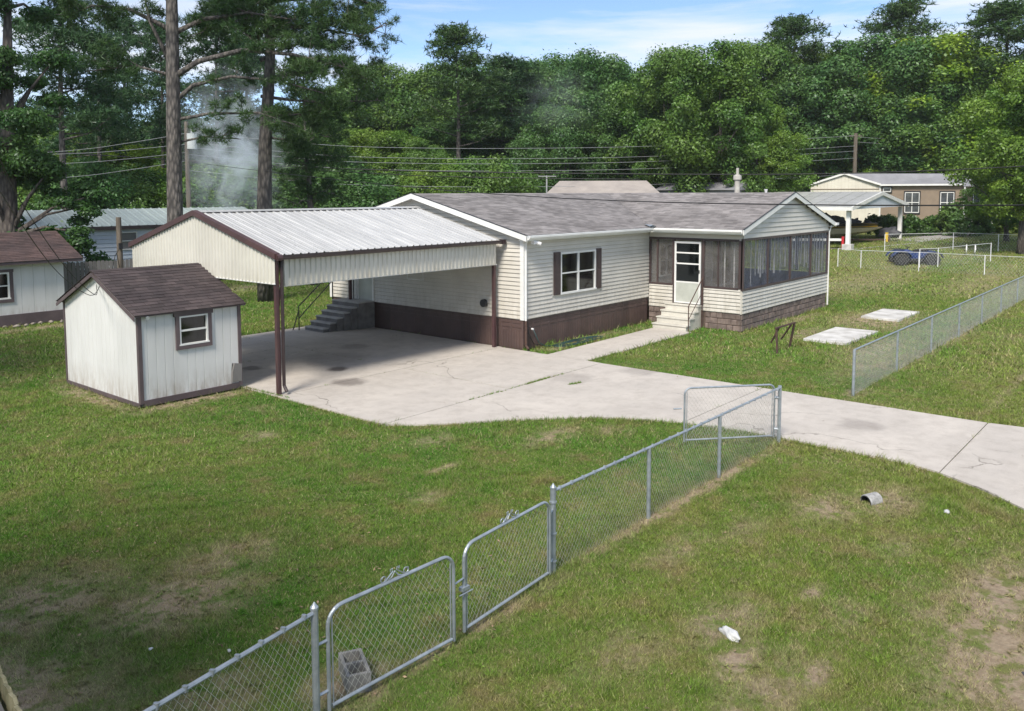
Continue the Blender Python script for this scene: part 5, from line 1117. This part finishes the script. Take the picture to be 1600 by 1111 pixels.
T = [('pine', 51.97, 49.83, 1.31, 17.1, 3.4, 'tall slim pine standing alone against the sky left of the dark tree row', 'g'),
 ('oak', 60.29, 52.58, 1.65, 16.5, 3.7, 'dark broad tree just right of the lone slim pine', 'd'), ('oak', 64.56, 50.56, 1.74, 16.5, 3.8, 'dark green tree left of centre in the tall dark row behind the home', 'd'),
 ('pine', 58.1, 49.0, 1.46, 15.1, 3.5, 'pine with bare pale trunk in the dark tree row behind the home', 'd'), ('oak', 64.18, 44.32, 1.55, 16.9, 4.0, 'dark bluish broad tree behind the far tan roof', 'd'),
 ('oak', 60.77, 34.75, 1.25, 16.0, 3.2, 'tall green tree over the roof vent of the home', 'g'), ('oak', 60.98, 30.08, 1.21, 15.9, 3.8, 'tall green tree behind the porch wing ridge', 'g'),
 ('oak', 56.23, 41.69, 1.25, 11.4, 2.7, 'shorter dark tree in front of the dark row, left of the tan roof', 'd'), ('pine', 88.27, 35.11, 2.0, 20.7, 4.4, 'airy pine rising behind the woods left of the far utility pole', 'g'),
 ('oak', 87.69, 36.54, 2.0, 17.0, 3.5, 'green tree below the airy pine, left of the cream house', 'g'), ('oak', 92.67, 31.89, 2.0, 19.4, 5.6, 'large green tree directly behind the cream house', 'm'),
 ('pine', 94.4, 26.3, 2.0, 22.2, 4.5, 'highest pine poking above the woods behind the cream house', 'g'), ('oak', 93.4, 26.19, 2.0, 17.7, 4.5, 'bright green tree beneath the highest pine', 'y'),
 ('oak', 93.57, 21.46, 2.0, 19.7, 6.6, 'huge bright yellow green tree at the upper right', 'y'), ('oak', 59.33, 8.92, .89, 12.2, 2.9, 'big green tree cut by the right edge of the view', 'm'),
 ('oak', 67.09, 11.07, 1.2, 8.4, 2.2, 'full leafy tree overhanging the right end of the cream house', 'g'), ('pine', 93.61, 16.17, 2.0, 20.5, 5.1, 'pine crown at the far upper right behind the yellow green tree', 'g'),
 ('oak', 89.52, 28.67, 2.0, 11.9, 4.3, 'bright lower tree just left behind the cream house gable', 'y'), ('oak', 92.44, 21.9, 2.0, 13.1, 4.9, 'dark tree showing behind the cream house roof', 'd'),
 ('oak', 49.76, 60.06, 1.55, 9.7, 3.0, 'rounded green tree right of the two big pine trunks', 'm'), ('oak', 49.69, 54.83, 1.38, 9.3, 2.8, 'light green rounded tree left of the lone slim pine', 'm'),
 ('oak', 45.76, 47.56, 1.2, 8.3, 2.0, 'small tree right behind the home gable peak', 'g'), ('oak', 43.46, 57.41, 1.31, 8.9, 2.8, 'green tree just right of the second big pine trunk', 'g'),
 ('oak', 63.97, 28.43, 1.25, 11.1, 2.7, 'lighter lower tree behind the right end of the porch ridge', 'm'),
 ('pine', 24.13, 54.93, .89, 13.7, 2.5, 'pine behind the trailer roof at left', 'd'), ('pine', 19.49, 48.21, .15, 17.0, 2.8, 'dark tall pine at the far left behind the trailer', 'd'), ('pine', 30.29, 58.64, 1.2, 15.5, 2.3, 'pine left of the first big trunk in the distance', 'd'),
 ('pine', 32.1, 67.78, 1.42, 17.3, 2.9, 'distant hazy pine left of the transformer pole', 'd'), ('pine', 31.48, 53.41, 1.05, 15.6, 2.9, 'pine standing in the smoke behind the carport', 'd'), ('pine', 39.68, 62.46, 1.38, 16.2, 3.4, 'distant pine between the two big pine trunks', 'd'),
 ('pine', 34.08, 46.93, .7, 12.8, 2.2, 'mid height pine with vine covered trunk right of the second big trunk', 'g'),
 ('oak', 25.42, 60.91, 1.2, 8.6, 3.0, 'leafy tree behind the trailer roof, left of the short pole', 'm'), ('oak', 26.63, 55.99, 1.05, 7.4, 2.4, 'low green tree behind the right end of the trailer', 'y'), ('oak', 34.12, 61.12, 1.25, 9.1, 2.7, 'green tree glimpsed through the smoke', 'g'),
 ('oak', 42.39, 63.08, 1.46, 11.1, 3.5, 'bluish tree right of the smoke plume', 'd'), 
 ('oak', 54.33, 53.14, 1.46, 10.2, 3.5, 'dark green tree just behind the lone slim pine trunk', 'd'), ('oak', 63.16, 38.56, 1.38, 12.2, 3.4, 'dark tree directly above the tan far roof', 'd')]
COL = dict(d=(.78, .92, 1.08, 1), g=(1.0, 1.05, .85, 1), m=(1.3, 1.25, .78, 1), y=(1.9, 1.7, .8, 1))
for k, (ty, x, y, z, h, hw, lb, cc) in enumerate(T):
    src = protos[ty][k % len(protos[ty])]; base = dict(oak=(18, 5.2), low=(9, 4.2), pine=(20, 3.6))[ty]
    cv_ = COL[cc]; 
    if ty == 'pine': cv_ = (min(cv_[0]*1.05, 1.2), cv_[1]*1.02, cv_[2], 1)
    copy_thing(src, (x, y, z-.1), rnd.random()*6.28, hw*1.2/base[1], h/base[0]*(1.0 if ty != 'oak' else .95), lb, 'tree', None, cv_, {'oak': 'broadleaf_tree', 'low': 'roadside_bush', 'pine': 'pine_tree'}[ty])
# far rows closing the woods
k = 0
for az in np.arange(-6, 78, 2.6):
    for row, D in enumerate((98, 112)):
        a = R(90-az-row*1.2); D_ = D+rnd.uniform(-6, 6); x, y = D_*math.cos(a), D_*math.sin(a)
        left = az < 32; hh = rnd.uniform(8, 12) if left else rnd.uniform(15, 19)
        if 30 < az < 37: hh = rnd.uniform(8, 10)
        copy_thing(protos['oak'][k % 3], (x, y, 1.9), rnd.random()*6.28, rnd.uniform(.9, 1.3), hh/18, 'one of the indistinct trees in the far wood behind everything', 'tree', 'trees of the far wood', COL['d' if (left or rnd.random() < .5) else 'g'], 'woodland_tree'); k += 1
# understorey bushes
for k in range(46):
    t = k/45; px = t; a = R(90-(20+t*62)); D_ = rnd.uniform(54, 64) if t < .55 else (rnd.uniform(62, 70) if t < .72 else rnd.uniform(94, 98)); az_ = 20+t*62
    if 48 < az_ < 64: D_ = rnd.uniform(70, 76)
    x, y = D_*math.cos(a), D_*math.sin(a)
    copy_thing(protos['low'][0], (x, y, float(terr(x, y))-.1), rnd.random()*6.28, rnd.uniform(.6, .95), rnd.uniform(.45, .75), 'undergrowth bush filling the space below the wood edge', 'bush', 'undergrowth along the wood edge', COL[rnd.choice(['g', 'm', 'g', 'd'])], 'undergrowth_bush')
copy_thing(protos['oak'][1], (-5.8, 6.6, -.1), 1.2, .82, .62, 'shade tree standing left of the view beyond the mossy picket fence', 'tree', None, COL['g'], 'broadleaf_tree')
for L0 in protos.values():
    for p in L0:
        for c in CH[p.name]: bpy.data.objects.remove(c)
        bpy.data.objects.remove(p)
# hedge
def leafy(name, label, cat, centres, radii, n, size, seed, color=(1, 1, 1, 1), loc=(0, 0, 0)):
    t = thing(name, label, cat, loc); V, Fq = leaf_cloud(centres, radii, n, size, np.random.RandomState(seed), .95, shell=.3); o = npmesh('foliage', V, Fq, 'leaf', t); o.color = color; return t
hA, hB = Vector((66.8, 20.2, 0)), Vector((70.3, 16.9, 0)); cs = []
for k in range(60):
    t = rnd.random(); p = hA.lerp(hB, t); cs.append((p.x-68+rnd.uniform(-.5, .5), p.y-18.5+rnd.uniform(-.5, .5), rnd.uniform(.25, 1.45)))
leafy('hedge', 'clipped dark green hedge between the boat and the cream house', 'hedge', cs, [.4]*60, 9000, .14, 5, (.55, .7, .6, 1), (68, 18.5, 1.25))
for (x, y, z, w_, h_, lb, cc) in ((71.0, 15.4, 1.3, 1.6, 2.4, 'loose grey green shrub right of the clipped hedge', (1, 1, 1.1, 1)), (75.0, 12.4, 1.4, 1.3, 1.4, 'small yellowish shrub right of the white panel fence', (1.8, 1.5, 1.3, 1)), (78, 9.5, 1.6, 1.6, 1.4, 'low shrub at the far right roadside', (1, 1, .8, 1)), (73.3, 14.0, 1.4, 1.0, 2.0, 'dark shrub in front of the white panel fence', (.7, .8, .7, 1)), (14.2, 36.5, 0, 1.6, 3.6, 'dark leafy shrub hanging beside the large shed roof corner', (.5, .7, .6, 1))):
    cs = [(rnd.gauss(0, w_*.4), rnd.gauss(0, w_*.4), rnd.uniform(.2, h_)) for _ in range(26)]; leafy('shrub', lb, 'shrub', cs, [w_*.33]*26, 5000, .16, int(x*7), cc, (x, y, z))

# ---- big near pines behind the carport
UV = Vector((.643, -.766, 0)); VV = Vector((.766, .643, 0))
def hero_pine(name, label, base, path, radii, branches, seed, tufts_per=1.0, extra=()):
    t = thing(name, label, 'tree', base); rg = np.random.RandomState(seed); B = Vector(base)
    def W_(p): return UV*p[0]+VV*p[1]+Vector((0, 0, p[2]))
    MB().tube([W_(p) for p in path], radii, 16).build('trunk', 'bark_pine', t, smooth=True, local=True)
    P = []
    for (pts, r0, den) in branches:
        w_ = [W_(p) for p in pts]; n = len(w_); MB().tube(w_, [max(r0*(1-.85*i/(n-1)), .012) for i in range(n)], 7).build('branch', 'bark_pine', t, smooth=True, local=True)
        tw = MB()
        for i in range(n-1):
            for q in range(int(7*den)):
                u = rg.rand()
                if (i+u)/(n-1) < .35: continue
                c = w_[i].lerp(w_[i+1], u); d = Vector(rg.normal(size=3)*[1, 1, .45]).normalized()*rg.uniform(.5, 1.5)*(1.0 if i < n-2 else .8)+Vector((0, 0, rg.uniform(-.2, .35)))
                e = c+d; tw.tube([c, c.lerp(e, .5)+Vector((0, 0, .08)), e], [.02, .014, .006], 4, False)
                for f in (.55, .75, .95, 1.05):
                    cc = c.lerp(e, f); P.append(np.array(cc)+rg.normal(size=(int(6*tufts_per), 3))*[.13, .13, .08])
        if tw.v: tw.build('twigs', 'bark_pine', t, local=True)
    P = np.vstack(P); V, Fq = needle_tufts(P, 11, .24, .012, rg); o = npmesh('needles', V, Fq, 'needles', t); o.color = (.9, .95, .8, 1)
    return t
rgb = random.Random(5)
def rb(z, u, v, rise, r0=.09, den=1.0):
    mid = (u*.5, v*.5, z+rise*.8); return ([(0, 0, z), (u*.25, v*.25, z+rise*.5), mid, (u*.78, v*.78, z+rise*.85+rgb.uniform(-.3, .3)), (u, v, z+rise*.4)], r0, den)
# trunk one: long arched limbs to the right
br = [([(0, 0, 8.2), (.9, .1, 9.0), (2.4, .2, 9.35), (4.2, .3, 9.2), (6.0, .3, 8.7)], .11, .35), ([(0, 0, 9.2), (1.2, -.1, 9.9), (3, -.3, 10.3), (5, -.4, 10.1), (7.0, -.5, 9.6), (8.2, -.6, 9.0)], .13, 1.5), ([(0, 0, 10.9), (1.3, .3, 11.6), (3.0, .5, 11.9), (5.2, .8, 11.6)], .12, 1.6), ([(0, 0, 7.6), (1.5, .2, 7.9), (3.5, .1, 7.9), (5.0, 0, 7.4)], .08, .9), ([(0, 0, 6.7), (1.2, .4, 7.0), (2.6, .5, 6.9)], .06, .8),
      ([(0, 0, 10.0), (-.7, 0, 11.5), (-1.0, .1, 13)], .1, .6), ([(0, 0, 11.2), (-1.6, .4, 12.0), (-3.2, .6, 12.2), (-4.5, .8, 11.8)], .1, 1.5), ([(0, 0, 9.4), (-1.5, .3, 9.8), (-3.4, .4, 9.6)], .07, 1.2), rb(12.2, 3.5, 1.5, 1.2, .1, 1.4), rb(12.8, -3, -1, 1, .1, 1.3), rb(13.2, 2.5, -2.0, 1.2, .1, 1.3)]
hero_pine('pine_tree', 'big dark pine with arching limbs rising behind the carport peak', (16.86, 31.81, 0), [(0, 0, -.2), (.02, 0, 3), (.1, 0, 7), (.18, 0, 11), (.2, .1, 14), (.2, .1, 16)], [.36, .31, .28, .24, .18, .08], br, 3)
br2 = [rb(10.4, 3.4, .5, 1.0, .09, 1.7), rb(11.0, -2.2, -.6, 1.2, .08, 1.7), rb(11.6, 4.8, 1.0, .6, .1, 1.6), rb(12.2, -1.8, .8, 1.0, .08, 1.6), rb(12.6, 2.4, -.8, 1.0, .08, 1.6), rb(9.6, 4.6, -.4, .4, .09, 1.5), rb(8.9, 5.2, .6, -.3, .08, 1.2), rb(8.0, 3.2, .8, .2, .07, 1.1), rb(7.2, 2.2, .2, -.2, .06, 1.1), rb(11.4, .6, 2.2, 1.0, .08, 1.4), rb(11.3, .4, -2.4, 1.0, .08, 1.4), rb(13.2, 1.0, .5, 1.5, .08, 1.3), rb(12.8, 5.0, 1.5, .5, .09, 1.4), rb(12.0, 5.6, -.5, -.4, .09, 1.4)]
hero_pine('pine_tree', 'big pale barked pine right of the smoke, leaning slightly, behind the carport roof', (20.92, 31.72, 0), [(0, 0, -.2), (0, 0, 3.5), (.15, 0, 7), (.42, 0, 10), (.55, .1, 13), (.6, .1, 15)], [.38, .33, .28, .23, .15, .06], br2, 4)
# bushy small pine right of trunk two
hero_pine('pine_tree', 'bushy lower pine leaning in at the right of the pale barked pine', (26.2, 35.4, 0), [(0, 0, -.2), (0, 0, 3), (-.2, 0, 6), (-.3, 0, 8.2)], [.2, .17, .12, .05], [rb(4.6, 1.1, .3, .3, .05, .6), rb(5.2, -1.2, .3, .4, .05, .6), rb(6, 1.0, -.5, .5, .05, .6), rb(6.6, -1.1, -.3, .5, .05, .6), rb(7.4, .8, .4, .5, .05, .6), rb(5.6, .2, -1.0, .4, .04, .5), rb(4.2, -.9, -.4, .2, .04, .5)], 6)
# dark leafy tree at far left with thick trunk
def hero_leafy(name, label, base, path, radii, cl, n, size, seed, color):
    t = thing(name, label, 'tree', base); rg = np.random.RandomState(seed)
    W_ = lambda p: UV*p[0]+VV*p[1]+Vector((0, 0, p[2]))
    MB().tube([W_(p) for p in path], radii, 14).build('trunk', 'bark', t, smooth=True, local=True)
    C = [tuple(W_(c[:3])) for c in cl]; Rd = [c[3] for c in cl]
    for c, r_ in list(zip(C, Rd))[::3]:
        k = min(range(len(path)), key=lambda i: abs(path[i][2]-c[2]+1.5)); a = W_(path[k]); b = Vector(c); MB().tube([a, a.lerp(b, .5)+Vector((0, 0, .3)), b], [.1, .06, .02], 6).build('branch', 'bark', t, smooth=True, local=True)
    V, Fq = leaf_cloud(C, Rd, n, size, rg, .5, shell=.15); o = npmesh('crown', V, Fq, 'leaf', t); o.color = color; return t
rg5 = random.Random(9); cl = []
for k in range(46):
    u = rg5.uniform(-4.0, 2.8); z = rg5.uniform(5.2, 14); 
    if u > 2.0 and z < 7: continue
    cl.append((u, rg5.uniform(-1.8, 1.8), z, rg5.uniform(.5, 1.0)))
for (u, z) in ((1.2, 5.0), (1.8, 4.7), (2.4, 4.4), (2.9, 4.2), (3.3, 4.0), (2.6, 3.6), (2.9, 3.2), (1.6, 5.4), (2.9, 5.0), (3.4, 4.7), (.8, 5.3), (3.0, 2.8)): cl.append((u, rg5.uniform(-.4, .6), z, .5))
hero_leafy('broadleaf_tree', 'dark leafy tree with a thick trunk behind the large shed at left', (12.6, 36.9, 0), [(0, 0, -.2), (0, 0, 3), (.1, 0, 7), (.4, 0, 12)], [.38, .33, .28, .13], cl, 80000, .085, 8, (.42, .58, .55, 1))
# near overhanging branches at the upper left edge
cl2 = [(rg5.uniform(-1.5, 1.4), rg5.uniform(-1.5, 1.5), rg5.uniform(7.2, 11), rg5.uniform(.3, .6)) for _ in range(36)]+[(-.8+.25*i, 0, 8.4-.18*i, .35) for i in range(8)]
cl2 += [(rg5.uniform(-6, -2), rg5.uniform(-3, 3), rg5.uniform(5, 12), rg5.uniform(.8, 1.3)) for _ in range(40)]
hero_leafy('broadleaf_tree', 'nearest leafy tree whose branches hang in at the upper left corner', (1.3, 21.5, 0), [(-3.2, 0, -.2), (-3.2, 0, 3), (-3.0, 0, 7), (-2.4, 0, 10)], [.4, .32, .26, .12], cl2, 40000, .09, 10, (.6, .75, .55, 1))

# ---------------------------------------------------------------- smoke
def smoke(name, label, loc, sc, dens, nscale):
    import bmesh
    bm = bmesh.new(); bmesh.ops.create_icosphere(bm, subdivisions=4, radius=1); me = bpy.data.meshes.new(name); bm.to_mesh(me); bm.free()
    o = bpy.data.objects.new(name, me); col.objects.link(o); o.location = loc; o.scale = sc; o.rotation_euler = (0, 0, math.atan2(UV.y, UV.x))
    t = NT(name+'_volume'); v = t.n('VolumePrincipled'); tcn = t.n('TexCoord').outputs['Object']
    ln = t.n('VectorMath', operation='LENGTH'); t.l(tcn, ln.inputs[0])
    fall = t.ramp(ln.outputs['Value'], .15, .98, 1, 0); n = t.ramp(t.noise(t.pos(), nscale, 4, .6, .8), .42, .72)
    t.l(t.math('MULTIPLY', t.math('MULTIPLY', fall, fall), t.math('MULTIPLY', n, dens)), v.inputs['Density']); v.inputs['Color'].default_value = (.86, .93, 1, 1); v.inputs['Anisotropy'].default_value = .1
    t.l(v.outputs[0], t.out.inputs['Volume']); me.materials.append(t.m); return tag(o, label, 'smoke', kind='stuff')
smoke('smoke', 'bluish white smoke drifting up behind the carport between two big pines', (24.6, 39.8, 6.8), (3.7, 2.4, 5.6), 1.6, .8)
smoke('smoke', 'faint blue smoke wisp in front of the dark trees behind the home', (48, 36, 11.2), (4.5, 3, 3.0), .13, .4)

hzb = MB().box(-180, -180, -1.2, 180, 180, 26).build('haze', 'grass_dummy' if False else 'white', kind='stuff')
th_ = NT('haze_air'); vh = th_.n('VolumePrincipled'); vh.inputs['Density'].default_value = HAZE; vh.inputs['Color'].default_value = (.86, .92, 1, 1); th_.l(vh.outputs[0], th_.out.inputs['Volume'])
hzb.data.materials.clear(); hzb.data.materials.append(th_.m)
# ---------------------------------------------------------------- grass blades
def inside(px, py, poly):
    c = np.zeros(len(px), bool); n = len(poly)
    for i in range(n):
        x0, y0 = poly[i]; x1, y1 = poly[(i+1) % n]
        k = ((y0 > py) != (y1 > py)); xx = (x1-x0)*(py-y0)/((y1-y0)+1e-12)+x0; c ^= (k & (px < xx))
    return c
HARD = slabs+[[(18.9, 13.2), (25.12, 13.25), (25.12, 14.72), (18.9, 14.62)], [(19.05, 15.6), (26.3, 15.6), (26.3, 12.0), (34.3, 12.0), (34.3, 24.8), (19.05, 24.8)], [(25.1, 13.4), (26.4, 13.4), (26.4, 14.8), (25.1, 14.8)],
              [(8.5, 17.8), (11.02, 17.8), (11.02, 21.65), (8.5, 21.65)], [(3, 32.7), (13, 32.7), (13, 36.6), (3, 36.6)], [(26.0, 9.8), (26.0, 8.45), (28.97, 8.38), (28.97, 9.78)], [(32.1, 9.93), (32.0, 8.57), (34.73, 8.54), (34.75, 9.9)],
              [(10.3, -.4), (10.2, .1), (9.6, .85), (9.2, 1.22), (8.82, 1.3), (8.5, 1.12), (8.3, .8), (7.6, .1), (6, -.4)]]
EDGES = [(1.6, 5.4, 4.3, 5.9), (4.4, 5.9, 15, 6.05), (11.03, 12.64, 13.66, 10.27), (13.66, 10.27, 15.02, 8.08), (15.02, 8.08, 15.25, 5.87), (15.25, 5.87, 15.2, 4.03), (15.2, 4.03, 12, .3), (18.92, 12.5, 18.85, -1), (19.6, 6.15, 48, 6.1), (26.3, 12, 34.3, 12), (19.1, 15.6, 26.3, 15.6), (8.5, 17.8, 11, 17.8), (8.5, 17.8, 8.5, 21.6), (19, 13.2, 25, 13.25), (19, 14.7, 25, 14.75), (11.05, 24.4, 19, 24.4), (26, 8.45, 28.97, 8.38), (32, 8.57, 34.73, 8.54), (26, 8.45, 26, 9.8)]
def blades():
    rg = np.random.RandomState(3); fx, fy = math.sin(YAW), math.cos(YAW); Vs = []; Ts = []
    def band(r0, r1, n, h, wd):
        r = np.sqrt(rg.rand(n)*(r1*r1-r0*r0)+r0*r0); a = (rg.rand(n)-.5)*R(72); x = r*(fx*np.cos(a)+fy*np.sin(a)); y = r*(fy*np.cos(a)-fx*np.sin(a))
        keep = np.ones(n, bool)
        for p in HARD: keep &= ~inside(x, y, p)
        dm = np.zeros(n)
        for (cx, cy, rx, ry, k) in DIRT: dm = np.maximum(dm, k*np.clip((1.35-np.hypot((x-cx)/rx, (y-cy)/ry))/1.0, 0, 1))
        wob = .5+.5*np.sin(x*3.1+np.sin(y*2.3)*2)*np.cos(y*2.7+np.sin(x*1.9)*2)
        keep &= rg.rand(n) > dm*(.75+.5*wob)
        x, y, r = x[keep], y[keep], r[keep]; m = len(x)
        edge = np.zeros(m)
        for (ax, ay, bx_, by_) in EDGES:
            t_ = np.clip(((x-ax)*(bx_-ax)+(y-ay)*(by_-ay))/((bx_-ax)**2+(by_-ay)**2), 0, 1); dd_ = np.hypot(x-ax-t_*(bx_-ax), y-ay-t_*(by_-ay)); edge = np.maximum(edge, np.exp(-(dd_/.09)**2))
        lush = .75+.5*(np.sin(x*1.7+1.3*np.sin(y*.9))*np.cos(y*1.3+x*.4)*.5+.5)
        tuft = (np.sin(x*5.1+2*np.sin(y*3.7))*np.sin(y*4.7+1.5*np.sin(x*3.1)) > .72)*.9
        hh = h*(.45+.9*rg.rand(m))*(lush+tuft+edge*1.3); gz = terr(x, y); th = rg.rand(m)*6.28; ln = hh*(.3+.9*rg.rand(m)); la = rg.rand(m)*6.28; ww = wd*(.6+.8*rg.rand(m))
        b0 = np.stack([x-np.cos(th)*ww, y-np.sin(th)*ww, gz], 1); b1 = np.stack([x+np.cos(th)*ww, y+np.sin(th)*ww, gz], 1); tp = np.stack([x+np.cos(la)*ln, y+np.sin(la)*ln, hh+gz], 1)
        Vs.append(np.stack([b0, b1, tp], 1).reshape(-1, 3)); t = rg.rand(m); Ts.append(np.repeat(t, 3))
    band(4.5, 9, 380000, .032, .0026); band(9, 15, 700000, .036, .0034); band(15, 24, 460000, .045, .0055); band(24, 42, 260000, .065, .013); band(42, 70, 120000, .08, .03)
    V = np.vstack(Vs); o = npmesh('grass', V, np.arange(len(V)).reshape(-1, 3), 'blades', attr=np.concatenate(Ts)); tag(o, 'short mown grass with dry straw covering the yard and verge', 'grass', kind='stuff')
blades()
# dry fallen leaves and twigs
rgl = np.random.RandomState(15); n = 3800; r = np.sqrt(rgl.rand(n)*(26**2-5**2)+25); a = (rgl.rand(n)-.5)*R(72); fx, fy = math.sin(YAW), math.cos(YAW)
x = r*(fx*np.cos(a)+fy*np.sin(a)); y = r*(fy*np.cos(a)-fx*np.sin(a)); dens = .25+.75*(np.hypot(x-3.5, y-9) < 4.5); k_ = rgl.rand(n) < dens
for p in HARD[10:]: k_ &= ~inside(x, y, p)
x, y = x[k_], y[k_]; n = len(x); hz0 = np.where(np.any([inside(x, y, p) for p in HARD[:10]], 0), .045, .03); k_ = (hz0 < .04) | (rgl.rand(n) < .15); x, y, hz0 = x[k_], y[k_], hz0[k_]; n = len(x)
C3 = np.stack([x, y, hz0+rgl.rand(n)*.008], 1); d = rgl.normal(size=(n, 3))*[1, 1, .25]; d /= np.linalg.norm(d, axis=1)[:, None]; u_ = rgl.normal(size=(n, 3))*.25+[0, 0, 1]; b_ = np.cross(u_, d); b_ /= np.linalg.norm(b_, axis=1)[:, None]
sz = (.012+.018*rgl.rand(n))[:, None]; V = np.stack([C3-d*sz, C3-b_*sz*.5, C3+d*sz, C3+b_*sz*.5], 1).reshape(-1, 3)
M['dry_leaf'] = surf('dry_leaf', (.30, .21, .13), (.17, .11, .07), 8, .8, vary=.4, island=True)
o = npmesh('fallen_leaves', V, np.arange(4*n).reshape(-1, 4), 'dry_leaf'); tag(o, 'dry brown leaf litter scattered thinly over lawn and slab', 'leaf litter', kind='stuff')
# broadleaf weeds and straw clumps in the lawn
rgc = np.random.RandomState(21); n = 2600; r = np.sqrt(rgc.rand(n)*(24**2-5**2)+25); a = (rgc.rand(n)-.5)*R(72)
x = r*(fx*np.cos(a)+fy*np.sin(a)); y = r*(fy*np.cos(a)-fx*np.sin(a)); k_ = np.ones(n, bool)
for p in HARD: k_ &= ~inside(x, y, p)
C3 = np.stack([x[k_], y[k_], np.full(k_.sum(), .01)], 1); C3 = np.repeat(C3, 4, 0)+rgc.normal(size=(4*k_.sum(), 3))*[.05, .05, 0]
V, Fq = needle_tufts(C3, 9, .055, .008, rgc); V[:, 2] = np.abs(V[:, 2]); tt = np.repeat(np.where(rgc.rand(k_.sum()) < .45, .87, .3)+0*V[:1, 0], 4*9*3)
o = npmesh('lawn_weeds', V, Fq, 'blades', attr=tt+rgc.rand(len(tt))*.1*(tt < .5)); tag(o, 'taller weed and straw clumps dotted through the mown lawn', 'weeds', kind='stuff')
# weeds in the driveway joint
rgw = np.random.RandomState(5); P = []
for (x0, y0, x1, y1, n) in ((13.6, 12.67, 17.2, 12.7, 60), (15.6, 12.68, 16.6, 12.7, 90), (16.2, 11.85, 16.6, 11.75, 40), (11.05, 17.7, 11.1, 16.0, 60), (15.1, 5.2, 15.15, 7.5, 40)):
    t = rgw.rand(n); P.append(np.stack([x0+(x1-x0)*t, y0+(y1-y0)*t+rgw.normal(size=n)*.02, np.full(n, .035)], 1))
V, Fq = needle_tufts(np.vstack(P), 5, .06, .006, rgw); V[:, 2] = np.abs(V[:, 2]-.03)+.03; o = npmesh('weeds', V, Fq, 'blades', attr=rgw.rand(len(V))); tag(o, 'small weeds sprouting from the driveway joints and cracks', 'weeds', kind='stuff')
